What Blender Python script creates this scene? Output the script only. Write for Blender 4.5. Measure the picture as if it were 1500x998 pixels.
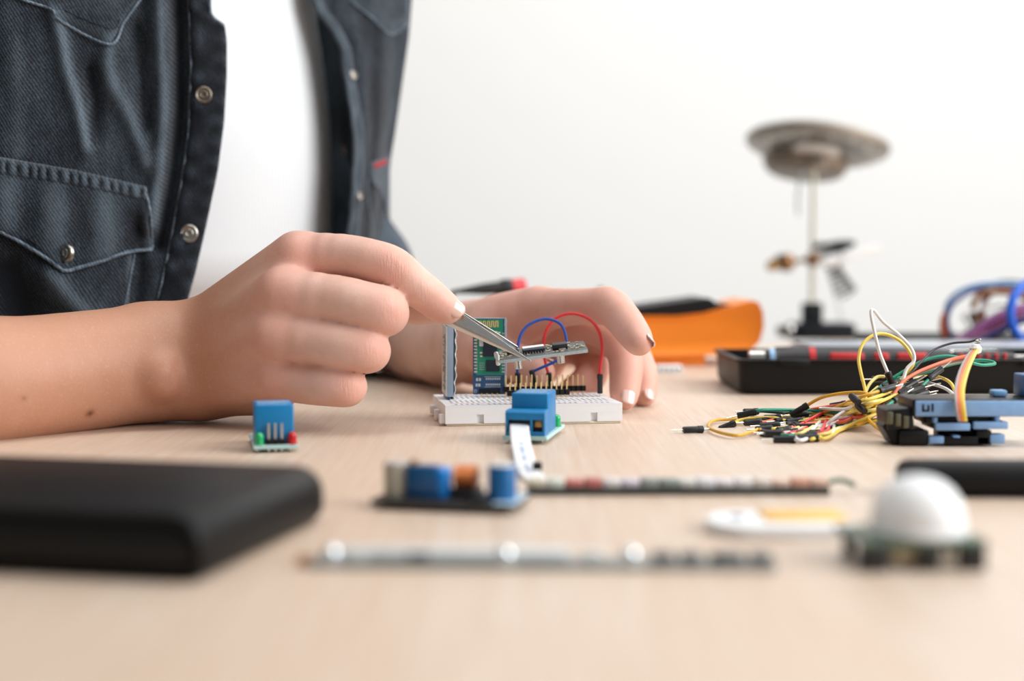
import bpy, bmesh, math, random
import numpy as np
from mathutils import Vector, Matrix, Euler
random.seed(7)
np.random.seed(7)
for _o in list(bpy.data.objects):
    bpy.data.objects.remove(_o)
SC = bpy.context.scene
COL = SC.collection
S = 0.001            # everything below is written in millimetres

# ------------------------------------------------------------------ camera
F = 1500 * 50 / 36.0
CAM_Z = 76.0
TH = math.atan(119 / F)
cam_data = bpy.data.cameras.new('camera')
cam = bpy.data.objects.new('camera', cam_data)
COL.objects.link(cam)
cam.location = (0, 0, CAM_Z * S)
cam.rotation_euler = (math.pi / 2 - TH, 0, 0)
cam_data.lens = 50
cam_data.sensor_width = 36
cam_data.clip_start = 0.02
cam_data.clip_end = 50
cam_data.dof.use_dof = True
cam_data.dof.focus_distance = 0.648
cam_data.dof.aperture_fstop = 4.6
SC.camera = cam

# ------------------------------------------------------------------ light
world = bpy.data.worlds.new('room_light')
SC.world = world
world.use_nodes = True
bg = world.node_tree.nodes['Background']
bg.inputs[0].default_value = (0.97, 0.985, 1.0, 1)
bg.inputs[1].default_value = 0.27


def area(name, loc, target, sx, sy, power, color):
    d = bpy.data.lights.new(name, 'AREA')
    d.shape = 'RECTANGLE'
    d.size, d.size_y, d.energy, d.color = sx, sy, power, color
    o = bpy.data.objects.new(name, d)
    COL.objects.link(o)
    o.location = loc
    o.rotation_euler = (Vector(target) - Vector(loc)).to_track_quat('-Z', 'Y').to_euler()
    return o


area('window_daylight', (1.62, 0.20, 0.86), (0.0, 0.65, 0.05), 1.6, 1.3, 40, (0.985, 0.99, 1.0))
area('rear_window_daylight', (1.2, 2.2, 1.1), (0.1, 0.6, 0.0), 1.2, 1.2, 4, (0.97, 0.985, 1.0))
area('wall_wash_daylight', (0.6, 0.9, 2.1), (0.1, 2.4, 0.5), 2.6, 1.2, 38, (1.0, 0.997, 0.99))  # added fill lamp that brightens the wall, no window behind it
SC.view_settings.view_transform = 'Standard'
SC.view_settings.look = 'None'
SC.view_settings.gamma = 1.0
SC.view_settings.use_curve_mapping = False
SC.view_settings.exposure = 0.24


# ------------------------------------------------------------------ pixel geometry (1500 x 998 frame) -> real points in mm
def ray(px, py):
    up = -(py - 499) / F
    return ((px - 750) / F, math.cos(TH) + up * math.sin(TH), -math.sin(TH) + up * math.cos(TH))


def P(px, py, Y):
    dx, dy, dz = ray(px, py)
    t = Y / dy
    return Vector((dx * t, Y, CAM_Z + dz * t))


def T(px, py, z=0.0):
    dx, dy, dz = ray(px, py)
    t = (z - CAM_Z) / dz
    return Vector((dx * t, dy * t, z))


# ------------------------------------------------------------------ materials
def lin(c):
    r = []
    for v in c[:3]:
        v /= 255.0
        r.append(v / 12.92 if v <= 0.04045 else ((v + 0.055) / 1.055) ** 2.4)
    return (*r, 1.0)


MATS = {}


def M(name, rgb, rough=0.5, metal=0.0, var=0.06, scale=350.0, bump=0.0, trans=0.0, spec=0.5, alpha=1.0, coat=0.0, sss=0.0):
    if name in MATS:
        return MATS[name]
    m = bpy.data.materials.new(name)
    m.use_nodes = True
    nt = m.node_tree
    b = nt.nodes['Principled BSDF']
    tc = nt.nodes.new('ShaderNodeTexCoord')
    nz = nt.nodes.new('ShaderNodeTexNoise')
    nz.inputs['Scale'].default_value = scale
    nz.inputs['Detail'].default_value = 4
    nt.links.new(tc.outputs['Object'], nz.inputs['Vector'])
    mix = nt.nodes.new('ShaderNodeMix')
    mix.data_type = 'RGBA'
    L = lin(rgb)
    mix.inputs[6].default_value = tuple(max(0, v * (1 - var * 2)) for v in L[:3]) + (1,)
    mix.inputs[7].default_value = tuple(min(1, v * (1 + var * 2)) for v in L[:3]) + (1,)
    nt.links.new(nz.outputs['Fac'], mix.inputs[0])
    nt.links.new(mix.outputs[2], b.inputs['Base Color'])
    b.inputs['Roughness'].default_value = rough
    b.inputs['Metallic'].default_value = metal
    b.inputs['Transmission Weight'].default_value = trans
    b.inputs['Specular IOR Level'].default_value = spec
    b.inputs['Alpha'].default_value = alpha
    b.inputs['Coat Weight'].default_value = coat
    if sss:
        b.inputs['Subsurface Weight'].default_value = sss
        b.inputs['Subsurface Scale'].default_value = 0.004
        b.inputs['Subsurface Radius'].default_value = (1, 0.8, 0.7)
    if bump:
        bp = nt.nodes.new('ShaderNodeBump')
        bp.inputs['Strength'].default_value = 0.5
        bp.inputs['Distance'].default_value = bump * S
        nt.links.new(nz.outputs['Fac'], bp.inputs['Height'])
        nt.links.new(bp.outputs[0], b.inputs['Normal'])
    MATS[name] = m
    return m


def node_mat(name):
    m = bpy.data.materials.new(name)
    m.use_nodes = True
    nt = m.node_tree
    b = nt.nodes['Principled BSDF']
    tc = nt.nodes.new('ShaderNodeTexCoord')
    MATS[name] = m
    return m, nt, b, tc


def mixrgb(nt, fac, a, b_, blend='MIX'):
    n = nt.nodes.new('ShaderNodeMix')
    n.data_type = 'RGBA'
    n.blend_type = blend
    for sock, v in ((0, fac), (6, a), (7, b_)):
        if isinstance(v, (int, float)):
            n.inputs[sock].default_value = v
        elif isinstance(v, tuple):
            n.inputs[sock].default_value = v
        else:
            nt.links.new(v, n.inputs[sock])
    return n.outputs[2]


def maprange(nt, v, a, b_, c=0.0, d=1.0):
    n = nt.nodes.new('ShaderNodeMapRange')
    nt.links.new(v, n.inputs[0])
    for i, x in enumerate((a, b_, c, d)):
        n.inputs[i + 1].default_value = x
    return n.outputs[0]


def noise(nt, vec, scale, detail=4, rough=0.5, mapscale=None):
    if mapscale:
        mp = nt.nodes.new('ShaderNodeMapping')
        mp.inputs['Scale'].default_value = mapscale
        nt.links.new(vec, mp.inputs['Vector'])
        vec = mp.outputs[0]
    n = nt.nodes.new('ShaderNodeTexNoise')
    n.inputs['Scale'].default_value = scale
    n.inputs['Detail'].default_value = detail
    n.inputs['Roughness'].default_value = rough
    nt.links.new(vec, n.inputs['Vector'])
    return n.outputs['Fac']


def math_node(nt, op, a, b_):
    n = nt.nodes.new('ShaderNodeMath')
    n.operation = op
    for i, v in enumerate((a, b_)):
        if isinstance(v, (int, float)):
            n.inputs[i].default_value = v
        else:
            nt.links.new(v, n.inputs[i])
    return n.outputs[0]


def wood_mat():
    m, nt, b, tc = node_mat('pale_oak')
    o = tc.outputs['Object']
    grain = noise(nt, o, 60, 5, 0.6, (9, 0.22, 1))
    fine = noise(nt, o, 260, 3, 0.6, (6, 0.12, 1))
    info = nt.nodes.new('ShaderNodeObjectInfo')
    c = mixrgb(nt, maprange(nt, grain, 0.34, 0.66), lin((203, 180, 159)), lin((216, 199, 183)))
    c = mixrgb(nt, maprange(nt, fine, 0.5, 0.72, 0, 0.3), c, lin((190, 155, 120)))
    c = mixrgb(nt, maprange(nt, info.outputs['Random'], 0.0, 0.5, 0.35, 0.0), c, lin((203, 172, 145)))
    c = mixrgb(nt, maprange(nt, info.outputs['Random'], 0.5, 1, 0.0, 0.4), c, lin((226, 213, 200)))
    nt.links.new(c, b.inputs['Base Color'])
    b.inputs['Roughness'].default_value = 0.42
    b.inputs['Specular IOR Level'].default_value = 0.42
    bp = nt.nodes.new('ShaderNodeBump')
    bp.inputs['Strength'].default_value = 0.25
    bp.inputs['Distance'].default_value = 0.0002
    nt.links.new(fine, bp.inputs['Height'])
    nt.links.new(bp.outputs[0], b.inputs['Normal'])
    return m


def denim_mat(name, dark, light, wear_bias=0.0):
    m, nt, b, tc = node_mat(name)
    o = tc.outputs['Object']
    at = nt.nodes.new('ShaderNodeAttribute')
    at.attribute_name = 'wear'
    blot = noise(nt, o, 70, 5, 0.7, (1.0, 1.0, 0.45))
    speck = noise(nt, o, 1500, 2, 0.6)
    mp = nt.nodes.new('ShaderNodeMapping')
    mp.inputs['Rotation'].default_value = (0, math.radians(30), 0)
    nt.links.new(o, mp.inputs['Vector'])
    wv = nt.nodes.new('ShaderNodeTexWave')
    wv.bands_direction = 'X'
    wv.inputs['Scale'].default_value = 230
    wv.inputs['Distortion'].default_value = 2.5
    wv.inputs['Detail'].default_value = 2
    wv.inputs['Detail Scale'].default_value = 2.0
    nt.links.new(mp.outputs[0], wv.inputs['Vector'])
    f = math_node(nt, 'ADD', maprange(nt, blot, 0.3, 0.75, -0.05, 0.28), at.outputs['Fac'])
    f = math_node(nt, 'ADD', f, maprange(nt, wv.outputs['Fac'], 0, 1, -0.14, 0.16))
    f = math_node(nt, 'ADD', f, maprange(nt, speck, 0.3, 0.7, -0.16 + wear_bias, 0.16 + wear_bias))
    cl = nt.nodes.new('ShaderNodeClamp')
    nt.links.new(f, cl.inputs[0])
    nt.links.new(mixrgb(nt, cl.outputs[0], lin(dark), lin(light)), b.inputs['Base Color'])
    b.inputs['Roughness'].default_value = 0.9
    b.inputs['Specular IOR Level'].default_value = 0.15
    b.inputs['Sheen Weight'].default_value = 0.12
    bp = nt.nodes.new('ShaderNodeBump')
    bp.inputs['Strength'].default_value = 0.5
    bp.inputs['Distance'].default_value = 0.0003
    nt.links.new(wv.outputs['Fac'], bp.inputs['Height'])
    bp2 = nt.nodes.new('ShaderNodeBump')
    bp2.inputs['Strength'].default_value = 0.5
    bp2.inputs['Distance'].default_value = 0.0007
    nt.links.new(noise(nt, o, 120, 3), bp2.inputs['Height'])
    nt.links.new(bp.outputs[0], bp2.inputs['Normal'])
    nt.links.new(bp2.outputs[0], b.inputs['Normal'])
    return m


def skin_mat():
    m, nt, b, tc = node_mat('skin')
    o = tc.outputs['Object']
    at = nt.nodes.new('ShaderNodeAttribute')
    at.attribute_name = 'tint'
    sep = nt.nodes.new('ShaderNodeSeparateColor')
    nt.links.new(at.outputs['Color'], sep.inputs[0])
    mott = noise(nt, o, 90, 5, 0.6)
    fine = noise(nt, o, 900, 3, 0.6)
    base = mixrgb(nt, maprange(nt, mott, 0.3, 0.7), lin((211, 168, 150)), lin((222, 183, 168)))
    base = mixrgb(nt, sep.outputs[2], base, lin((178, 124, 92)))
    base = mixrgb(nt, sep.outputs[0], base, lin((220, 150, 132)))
    base = mixrgb(nt, sep.outputs[1], base, lin((110, 66, 44)))
    base = mixrgb(nt, maprange(nt, fine, 0.55, 0.8, 0, 0.25), base, lin((236, 192, 165)))
    nt.links.new(base, b.inputs['Base Color'])
    b.inputs['Roughness'].default_value = 0.5
    b.inputs['Specular IOR Level'].default_value = 0.35
    b.inputs['Subsurface Weight'].default_value = 0.08
    b.inputs['Subsurface Radius'].default_value = (1.0, 0.35, 0.2)
    b.inputs['Subsurface Scale'].default_value = 0.004
    bp = nt.nodes.new('ShaderNodeBump')
    bp.inputs['Strength'].default_value = 0.35
    bp.inputs['Distance'].default_value = 0.0003
    nt.links.new(fine, bp.inputs['Height'])
    # creases across the finger joints
    ac = nt.nodes.new('ShaderNodeAttribute')
    ac.attribute_name = 'crease'
    wr = noise(nt, o, 330, 3, 0.55, (4.0, 0.6, 0.5))
    h = math_node(nt, 'MULTIPLY', wr, ac.outputs['Fac'])
    bp2 = nt.nodes.new('ShaderNodeBump')
    bp2.inputs['Strength'].default_value = 0.6
    bp2.inputs['Distance'].default_value = 0.0007
    nt.links.new(h, bp2.inputs['Height'])
    nt.links.new(bp.outputs[0], bp2.inputs['Normal'])
    nt.links.new(bp2.outputs[0], b.inputs['Normal'])
    return m


def rib_mat():
    m, nt, b, tc = node_mat('white_rib_knit')
    wv = nt.nodes.new('ShaderNodeTexWave')
    wv.bands_direction = 'X'
    wv.inputs['Scale'].default_value = 190
    wv.inputs['Distortion'].default_value = 0.4
    nt.links.new(tc.outputs['Object'], wv.inputs['Vector'])
    nt.links.new(mixrgb(nt, wv.outputs['Fac'], lin((206, 210, 212)), lin((217, 220, 222))), b.inputs['Base Color'])
    b.inputs['Roughness'].default_value = 0.9
    bp = nt.nodes.new('ShaderNodeBump')
    bp.inputs['Strength'].default_value = 0.25
    bp.inputs['Distance'].default_value = 0.0003
    nt.links.new(wv.outputs['Fac'], bp.inputs['Height'])
    nt.links.new(bp.outputs[0], b.inputs['Normal'])
    return m


def wall_mat():
    m, nt, b, tc = node_mat('white_plaster')
    n = noise(nt, tc.outputs['Object'], 1.2, 4)
    nt.links.new(mixrgb(nt, n, lin((238, 237, 234)), lin((246, 246, 244))), b.inputs['Base Color'])
    b.inputs['Roughness'].default_value = 0.85
    bp = nt.nodes.new('ShaderNodeBump')
    bp.inputs['Strength'].default_value = 0.2
    bp.inputs['Distance'].default_value = 0.001
    nt.links.new(noise(nt, tc.outputs['Object'], 90, 4), bp.inputs['Height'])
    nt.links.new(bp.outputs[0], b.inputs['Normal'])
    return m


# ------------------------------------------------------------------ mesh building
ORG = {}


class MB:
    def __init__(self):
        self.v, self.f, self.attr = [], [], []
        self.m = Matrix.Identity(4)

    def add(self, vs, fs):
        o = len(self.v)
        self.v += [tuple(self.m @ Vector(p)) for p in vs]
        self.f += [tuple(i + o for i in f) for f in fs]
        return self

    def box(self, c, s):
        x, y, z = c
        a, b, d = s[0] / 2, s[1] / 2, s[2] / 2
        vs = [(x + i * a, y + j * b, z + k * d) for k in (-1, 1) for j in (-1, 1) for i in (-1, 1)]
        return self.add(vs, [(0, 2, 3, 1), (4, 5, 7, 6), (0, 1, 5, 4), (1, 3, 7, 5), (3, 2, 6, 7), (2, 0, 4, 6)])

    def bx(self, x0, x1, y0, y1, z0, z1):
        return self.box(((x0 + x1) / 2, (y0 + y1) / 2, (z0 + z1) / 2), (x1 - x0, y1 - y0, z1 - z0))

    def rbox(self, c, s, r, seg=3):
        bm = bmesh.new()
        bmesh.ops.create_cube(bm, size=1.0)
        for v in bm.verts:
            v.co = Vector((v.co.x * s[0], v.co.y * s[1], v.co.z * s[2]))
        bmesh.ops.bevel(bm, geom=list(bm.edges), offset=r, segments=seg, profile=0.5, affect='EDGES')
        vs = [tuple(v.co + Vector(c)) for v in bm.verts]
        bm.verts.index_update()
        fs = [tuple(v.index for v in f.verts) for f in bm.faces]
        bm.free()
        return self.add(vs, fs)

    def cyl(self, p0, p1, r0, r1=None, n=16, caps=True):
        r1 = r0 if r1 is None else r1
        p0, p1 = Vector(p0), Vector(p1)
        d = (p1 - p0).normalized()
        a = d.orthogonal().normalized()
        b = d.cross(a)
        vs, fs = [], []
        for p, r in ((p0, r0), (p1, r1)):
            for i in range(n):
                t = 2 * math.pi * i / n
                vs.append(tuple(p + (a * math.cos(t) + b * math.sin(t)) * r))
        for i in range(n):
            j = (i + 1) % n
            fs.append((i, j, n + j, n + i))
        if caps:
            fs.append(tuple(range(n - 1, -1, -1)))
            fs.append(tuple(range(n, 2 * n)))
        return self.add(vs, fs)

    def tube(self, pts, r, n=8, caps=True, flat=None):
        pts = [Vector(p) for p in pts]
        rs = r if isinstance(r, (list, tuple)) else [r] * len(pts)
        vs, fs = [], []
        up = None
        for i, p in enumerate(pts):
            t = (pts[min(i + 1, len(pts) - 1)] - pts[max(i - 1, 0)]).normalized()
            if up is None:
                up = t.orthogonal().normalized()
            up = (up - t * up.dot(t))
            up = up.normalized() if up.length > 1e-6 else t.orthogonal().normalized()
            s = t.cross(up)
            for k in range(n):
                a = 2 * math.pi * k / n
                vs.append(tuple(p + (up * math.cos(a) + s * math.sin(a)) * rs[i]))
        for i in range(len(pts) - 1):
            for k in range(n):
                j = (k + 1) % n
                fs.append((i * n + k, i * n + j, (i + 1) * n + j, (i + 1) * n + k))
        if caps:
            fs.append(tuple(range(n - 1, -1, -1)))
            e = (len(pts) - 1) * n
            fs.append(tuple(range(e, e + n)))
        return self.add(vs, fs)

    def lathe(self, prof, n=32, c=(0, 0, 0)):
        vs, fs = [], []
        for (r, z) in prof:
            for i in range(n):
                t = 2 * math.pi * i / n
                vs.append((c[0] + r * math.cos(t), c[1] + r * math.sin(t), c[2] + z))
        for k in range(len(prof) - 1):
            for i in range(n):
                j = (i + 1) % n
                fs.append((k * n + i, k * n + j, (k + 1) * n + j, (k + 1) * n + i))
        if prof[0][0] > 1e-6:
            fs.append(tuple(range(n - 1, -1, -1)))
        if prof[-1][0] > 1e-6:
            e = (len(prof) - 1) * n
            fs.append(tuple(range(e, e + n)))
        return self.add(vs, fs)

    def prism(self, poly, z0, z1, axis='z'):
        n = len(poly)
        if axis == 'z':
            vs = [(x, y, z0) for x, y in poly] + [(x, y, z1) for x, y in poly]
        else:                                   # polygon in XZ, extruded along Y
            vs = [(x, z0, y) for x, y in poly] + [(x, z1, y) for x, y in poly]
        fs = [tuple(range(n - 1, -1, -1)), tuple(range(n, 2 * n))]
        fs += [(i, (i + 1) % n, n + (i + 1) % n, n + i) for i in range(n)]
        if axis != 'z':
            fs = [tuple(reversed(f)) for f in fs]
        return self.add(vs, fs)

    def grid(self, rows):
        nu = len(rows[0])
        vs = [tuple(p) for r in rows for p in r]
        fs = [(j * nu + i, j * nu + i + 1, (j + 1) * nu + i + 1, (j + 1) * nu + i)
              for j in range(len(rows) - 1) for i in range(nu - 1)]
        return self.add(vs, fs)

    def build(self, name, mat, parent=None, world=False, angle=38, solid=None, bevel=None, loc=None, wear=None, flat=False):
        off = Vector((0, 0, 0))
        if world and parent is not None:
            off = ORG[parent.as_pointer()]
        elif loc is not None and world:
            off = Vector(loc)
        me = bpy.data.meshes.new(name)
        me.from_pydata([((x - off.x) * S, (y - off.y) * S, (z - off.z) * S) for x, y, z in self.v], [], self.f)
        me.validate()
        o = bpy.data.objects.new(name, me)
        COL.objects.link(o)
        me.materials.append(mat)
        if not flat:
            me.shade_smooth()
            me.set_sharp_from_angle(angle=math.radians(angle))
        if wear is not None:
            a = me.attributes.new('wear', 'FLOAT', 'POINT')
            a.data.foreach_set('value', np.asarray(wear, dtype=np.float32))
        base = Vector((0, 0, 0))
        if parent is not None:
            o.parent = parent
            base = ORG.get(parent.as_pointer(), base)
            ORG[o.as_pointer()] = base
        else:
            l = Vector(loc) if loc is not None else Vector((0, 0, 0))
            o.location = l * S
            ORG[o.as_pointer()] = l
        if solid:
            md = o.modifiers.new('thickness', 'SOLIDIFY')
            md.thickness = solid * S
            md.offset = 0
        if bevel:
            md = o.modifiers.new('soft_edges', 'BEVEL')
            md.width = bevel * S
            md.segments = 2
            md.limit_method = 'ANGLE'
            md.angle_limit = math.radians(40)
        return o


def thing(name, label, cat, loc=(0, 0, 0), rotz=0.0, group=None, rot=None):
    o = bpy.data.objects.new(name, None)
    COL.objects.link(o)
    o.empty_display_size = 0.01
    o.location = Vector(loc) * S
    o.rotation_euler = Euler([math.radians(a) for a in rot]) if rot else (0, 0, math.radians(rotz))
    ORG[o.as_pointer()] = Vector(loc)
    tag(o, label, cat, group)
    return o


def tag(o, label=None, cat=None, group=None, kind=None):
    for k, v in (('label', label), ('category', cat), ('group', group), ('kind', kind)):
        if v:
            o[k] = v
    return o


def link_copy(src, name, parent, loc=(0, 0, 0), rotz=0.0):
    c = bpy.data.objects.new(name, src.data)
    COL.objects.link(c)
    c.parent = parent
    c.location = Vector(loc) * S
    c.rotation_euler = (0, 0, math.radians(rotz))
    ORG[c.as_pointer()] = ORG.get(parent.as_pointer(), Vector((0, 0, 0)))
    return c


def spline(pts, n=8):
    pts = [Vector(p) for p in pts]
    out = []
    for i in range(len(pts) - 1):
        p0 = pts[max(i - 1, 0)]
        p1, p2 = pts[i], pts[i + 1]
        p3 = pts[min(i + 2, len(pts) - 1)]
        for k in range(n):
            t = k / n
            out.append(0.5 * ((2 * p1) + (p2 - p0) * t + (2 * p0 - 5 * p1 + 4 * p2 - p3) * t * t + (3 * p1 - p0 - 3 * p2 + p3) * t ** 3))
    out.append(pts[-1])
    return out


def lerp_pts(pts, x):
    """piecewise linear y(x) through sorted (x, y)"""
    return float(np.interp(x, [p[0] for p in pts], [p[1] for p in pts]))


# shared materials
WOOD = wood_mat()
SKIN = skin_mat()
RIB = rib_mat()
WALL = wall_mat()
DENIM = denim_mat('black_denim', (19, 23, 29), (106, 120, 132))
DENIM_WORN = denim_mat('worn_denim_edge', (62, 76, 90), (150, 164, 176), 0.15)
DENIM_DARK = denim_mat('dark_denim_band', (14, 17, 23), (78, 90, 104))
BLACK = M('black_plastic', (13, 13, 14), 0.4, spec=0.28)
MATTE_BLACK = M('matte_black_plastic', (10, 10, 11), 0.6, bump=0.05, spec=0.25)
STEEL = M('brushed_steel', (206, 204, 200), 0.22, 1.0, var=0.04)
TIN = M('tinned_pin', (214, 212, 204), 0.3, 1.0)
GOLD = M('gold_pin', (226, 198, 138), 0.32, 0.35)
BRASS = M('brass', (176, 140, 88), 0.35, 1.0)
WHITE_PLASTIC = M('white_plastic', (240, 241, 242), 0.38, sss=0.08, var=0.008)
PCB_BLUE = M('blue_circuit_board', (30, 72, 112), 0.35)
PCB_GREEN = M('green_circuit_board', (20, 122, 96), 0.3)
PCB_PALE = M('pale_board_edge', (176, 208, 206), 0.45)
PCB_BLACK = M('black_circuit_board', (46, 46, 46), 0.4)
RELAY_BLUE = M('blue_relay_plastic', (0, 116, 172), 0.38, var=0.02)
CHIP = M('chip_black', (30, 36, 46), 0.45, spec=0.3)
SOLDER = M('solder', (206, 208, 206), 0.3, 1.0)
SILK = M('white_silkscreen', (224, 228, 228), 0.6)
LED_GREEN = M('green_led_resin', (36, 196, 120), 0.15, trans=0.35)
LED_RED = M('red_led_resin', (222, 36, 44), 0.15, trans=0.35)

# ================================================================== the room
def structure(o):
    o['kind'] = 'structure'
    return o


structure(MB().bx(-4000, 4000, 2600, 2700, -742, 2200).build('wall_back', WALL))
structure(MB().bx(-4000, 4000, -2500, 2700, -800, -742).build('floor', M('grey_floor', (150, 142, 132), 0.6)))
structure(MB().bx(-4000, 4000, 2582, 2600, -742, -650).build('baseboard_back', M('white_gloss_trim', (238, 238, 236), 0.35)))

# table: staves run away from the camera, corner trimmed where the person sits
table = thing('work_table', 'pale oak work table carrying all the electronics', 'table', (300, 500, 0))


def clip_poly(poly, a, b, c):               # keep a*x + b*y <= c
    out = []
    for i in range(len(poly)):
        p, q = poly[i], poly[(i + 1) % len(poly)]
        dp, dq = a * p[0] + b * p[1] - c, a * q[0] + b * q[1] - c
        if dp <= 0:
            out.append(p)
        if dp * dq < 0:
            t = dp / (dp - dq)
            out.append((p[0] + (q[0] - p[0]) * t, p[1] + (q[1] - p[1]) * t))
    return out


x = -658.0
random.seed(31)
while x < 1150:
    y = -260.0 - random.uniform(0, 300)
    while y < 1460:
        y2 = 1460.0
        if y2 > 1380:
            y2 = 1460.0
        y1 = max(y, -260.0)
        if y2 > -259:
            poly = [(x + 0.012, y1 + 0.012), (x + 48.988, y1 + 0.012), (x + 48.988, y2 - 0.012), (x + 0.012, y2 - 0.012)]
            # seat-side edge
            poly = clip_poly(poly, -400, 430, -400 * -437 + 430 * 658)
            if len(poly) > 2:
                MB().prism(poly, -28, 0).build('plank', WOOD, table, world=True, flat=True)
        y = y2
    x += 49
LEGM = M('white_steel_leg', (226, 226, 224), 0.4)
for lx, ly in ((-560, -160), (1060, -160), (1060, 1360), (120, 1000)):
    MB().rbox((lx, ly, -385), (50, 50, 714), 4).build('leg', LEGM, table, world=True)

# ================================================================== the person
VOX = 1.25


def q(px, py, Y, r):
    p = P(px, py, Y)
    return (p.x, p.y, p.z, r)


def chain(*js):
    return [(js[i], js[i + 1]) for i in range(len(js) - 1)]


def sd_cone(p, a, b):
    """distance to a capsule whose radius runs from a[3] to b[3]"""
    A = np.array(a[:3], np.float32)
    d = np.array(b[:3], np.float32) - A
    L2 = float(d @ d) + 1e-9
    t = np.clip(((p - A) @ d) / L2, 0, 1)
    e = p - A - t[:, None] * d
    return np.sqrt((e * e).sum(1)) - (a[3] + (b[3] - a[3]) * t)


def smin(a, b, k):
    h = np.clip(0.5 + 0.5 * (b - a) / k, 0, 1)
    return b + (a - b) * h - k * h * (1 - h)


def schain(*js):
    """the same, eased into a smooth curve of centres and radii"""
    out = []
    for i in range(len(js) - 1):
        p0, p1, p2, p3 = (np.array(js[max(i - 1, 0)]), np.array(js[i]), np.array(js[i + 1]), np.array(js[min(i + 2, len(js) - 1)]))
        for k in range(3):
            t = k / 3
            out.append(tuple(0.5 * (2 * p1 + (p2 - p0) * t + (2 * p0 - 5 * p1 + 4 * p2 - p3) * t * t + (3 * p1 - p0 - 3 * p2 + p3) * t ** 3)))
    out.append(tuple(js[-1]))
    return chain(*out)


class Limb:
    def __init__(self, palm, fingers, kp=6.0, kf=3.4):
        self.palm, self.fingers, self.kp, self.kf = palm, fingers, kp, kf


# right arm (on the left of the picture), fist seen from the back of the hand
r_elbow = q(-200, 552, 575, 33)
r_sh = (-372, 772, 318, 50)
R_PALM = chain(r_sh, (-330, 660, 150, 42), r_elbow) + chain(
    *[(s_[0]) for s_ in schain(r_elbow, q(-80, 560, 598, 28), q(0, 559, 612, 25.2), q(110, 546, 636, 24.8), q(215, 531, 657, 24.2), q(250, 527, 660, 23.0))]) + [
    (q(215, 512, 660, 20), q(300, 500, 664, 18.5)),
    (q(215, 550, 656, 19), q(290, 556, 658, 18.5)),
    (q(234, 550, 635.5, 9.4), q(240, 554, 636.5, 8.6)),
    (q(292, 494, 664, 15.5), q(437, 379, 638, 12.0)),
    (q(292, 515, 660, 15), q(413, 430, 625, 10.8)),
    (q(288, 540, 657, 15), q(402, 491, 623, 10.4)),
    (q(285, 560, 658, 15), q(403, 551, 629, 10.2)),
    (q(300, 560, 668, 15.5), q(395, 566, 650, 13)),
    (q(320, 500, 680, 17), q(410, 450, 668, 17)),
    (q(330, 540, 674, 16), q(400, 520, 660, 15)),
    (q(330, 480, 685, 16), q(430, 425, 690, 13)),
]
R_INDEX = schain(q(437, 379, 640, 11.6), q(500, 374, 633, 9.2), q(545, 382, 630, 9.0), q(575, 394, 630, 9.4), q(601, 414, 631, 8.5), q(627, 433, 634, 7.9),
                q(645, 447, 636, 7.1), q(656, 454, 637, 6.3))
R_MIDDLE = schain(q(413, 430, 625, 11.0), q(490, 438, 620, 10.2), q(535, 448, 618, 10.0), q(563, 456, 621, 10.2), q(562, 464, 636, 9.0), q(548, 468, 652, 8.4), q(505, 462, 662, 7.6))
R_RING = schain(q(402, 491, 623, 10.6), q(465, 500, 619, 9.9), q(510, 508, 617, 9.6), q(538, 513, 620, 9.5), q(538, 518, 634, 8.6), q(524, 520, 650, 8.2), q(480, 506, 660, 7.4))
R_PINKY = schain(q(403, 551, 629, 10.2), q(450, 560, 625, 9.4), q(485, 564, 622, 9.0), q(507, 566, 624, 8.7), q(506, 568, 637, 7.8), q(492, 566, 650, 7.2), q(455, 552, 658, 6.6))
R_THUMB = schain(q(400, 440, 690, 14), q(480, 432, 684, 11.5), q(560, 442, 672, 10), q(605, 447, 664, 8.8), q(634, 451, 656, 7.4))

# left arm (right of the picture), hand curled over the board's end
l_sh = (-178, 1024, 318, 36)
l_elbow = q(552, 474, 985, 29)
L_PALM = chain(l_sh, (-152, 1010, 170, 27), l_elbow) + chain(
    l_elbow, q(621, 499, 890, 25), q(655, 505, 838, 22.8), q(690, 503, 792, 20.5)) + [
    (q(690, 490, 790, 18), q(788, 454, 738, 11.8)),
    (q(695, 495, 795, 18), q(802, 468, 755, 11.8)),
    (q(695, 503, 800, 17), q(806, 482, 774, 11.2)),
    (q(695, 512, 800, 16), q(800, 500, 792, 10.4)),
    (q(700, 500, 785, 18), q(722, 512, 745, 14.5)),
    (q(722, 480, 760, 15), q(760, 470, 745, 13)),
    (q(705, 520, 798, 16), q(790, 525, 796, 15)),
    (q(760, 500, 780, 14), q(820, 500, 786, 13)),
]
L_INDEX = schain(q(788, 454, 738, 11.6), q(838, 450, 718, 9.2), q(870, 449, 708, 8.9), q(893, 449, 702, 9.2), q(911, 466, 692, 8.4), q(923, 482, 683, 7.9),
                q(933, 496, 674, 7.0), q(937, 503, 670, 5.7))
L_MIDDLE = schain(q(802, 468, 755, 11.2), q(860, 476, 738, 9.4), q(900, 494, 726, 9.4), q(915, 520, 719, 8.4), q(917, 545, 714, 8.0), q(915, 570, 709, 7.2), q(914, 583, 706, 6.2))
L_RING = schain(q(806, 482, 774, 10.8), q(870, 492, 762, 9.0), q(918, 510, 752, 9.0), q(936, 536, 744, 8.0), q(941, 556, 739, 7.6), q(942, 573, 736, 6.8), q(942, 579, 734, 6.0))
L_PINKY = schain(q(800, 500, 792, 10.5), q(840, 508, 784, 9.6), q(866, 524, 774, 9.4), q(866, 548, 764, 8.6), q(852, 566, 758, 8.0), q(836, 574, 756, 7.0))
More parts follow.
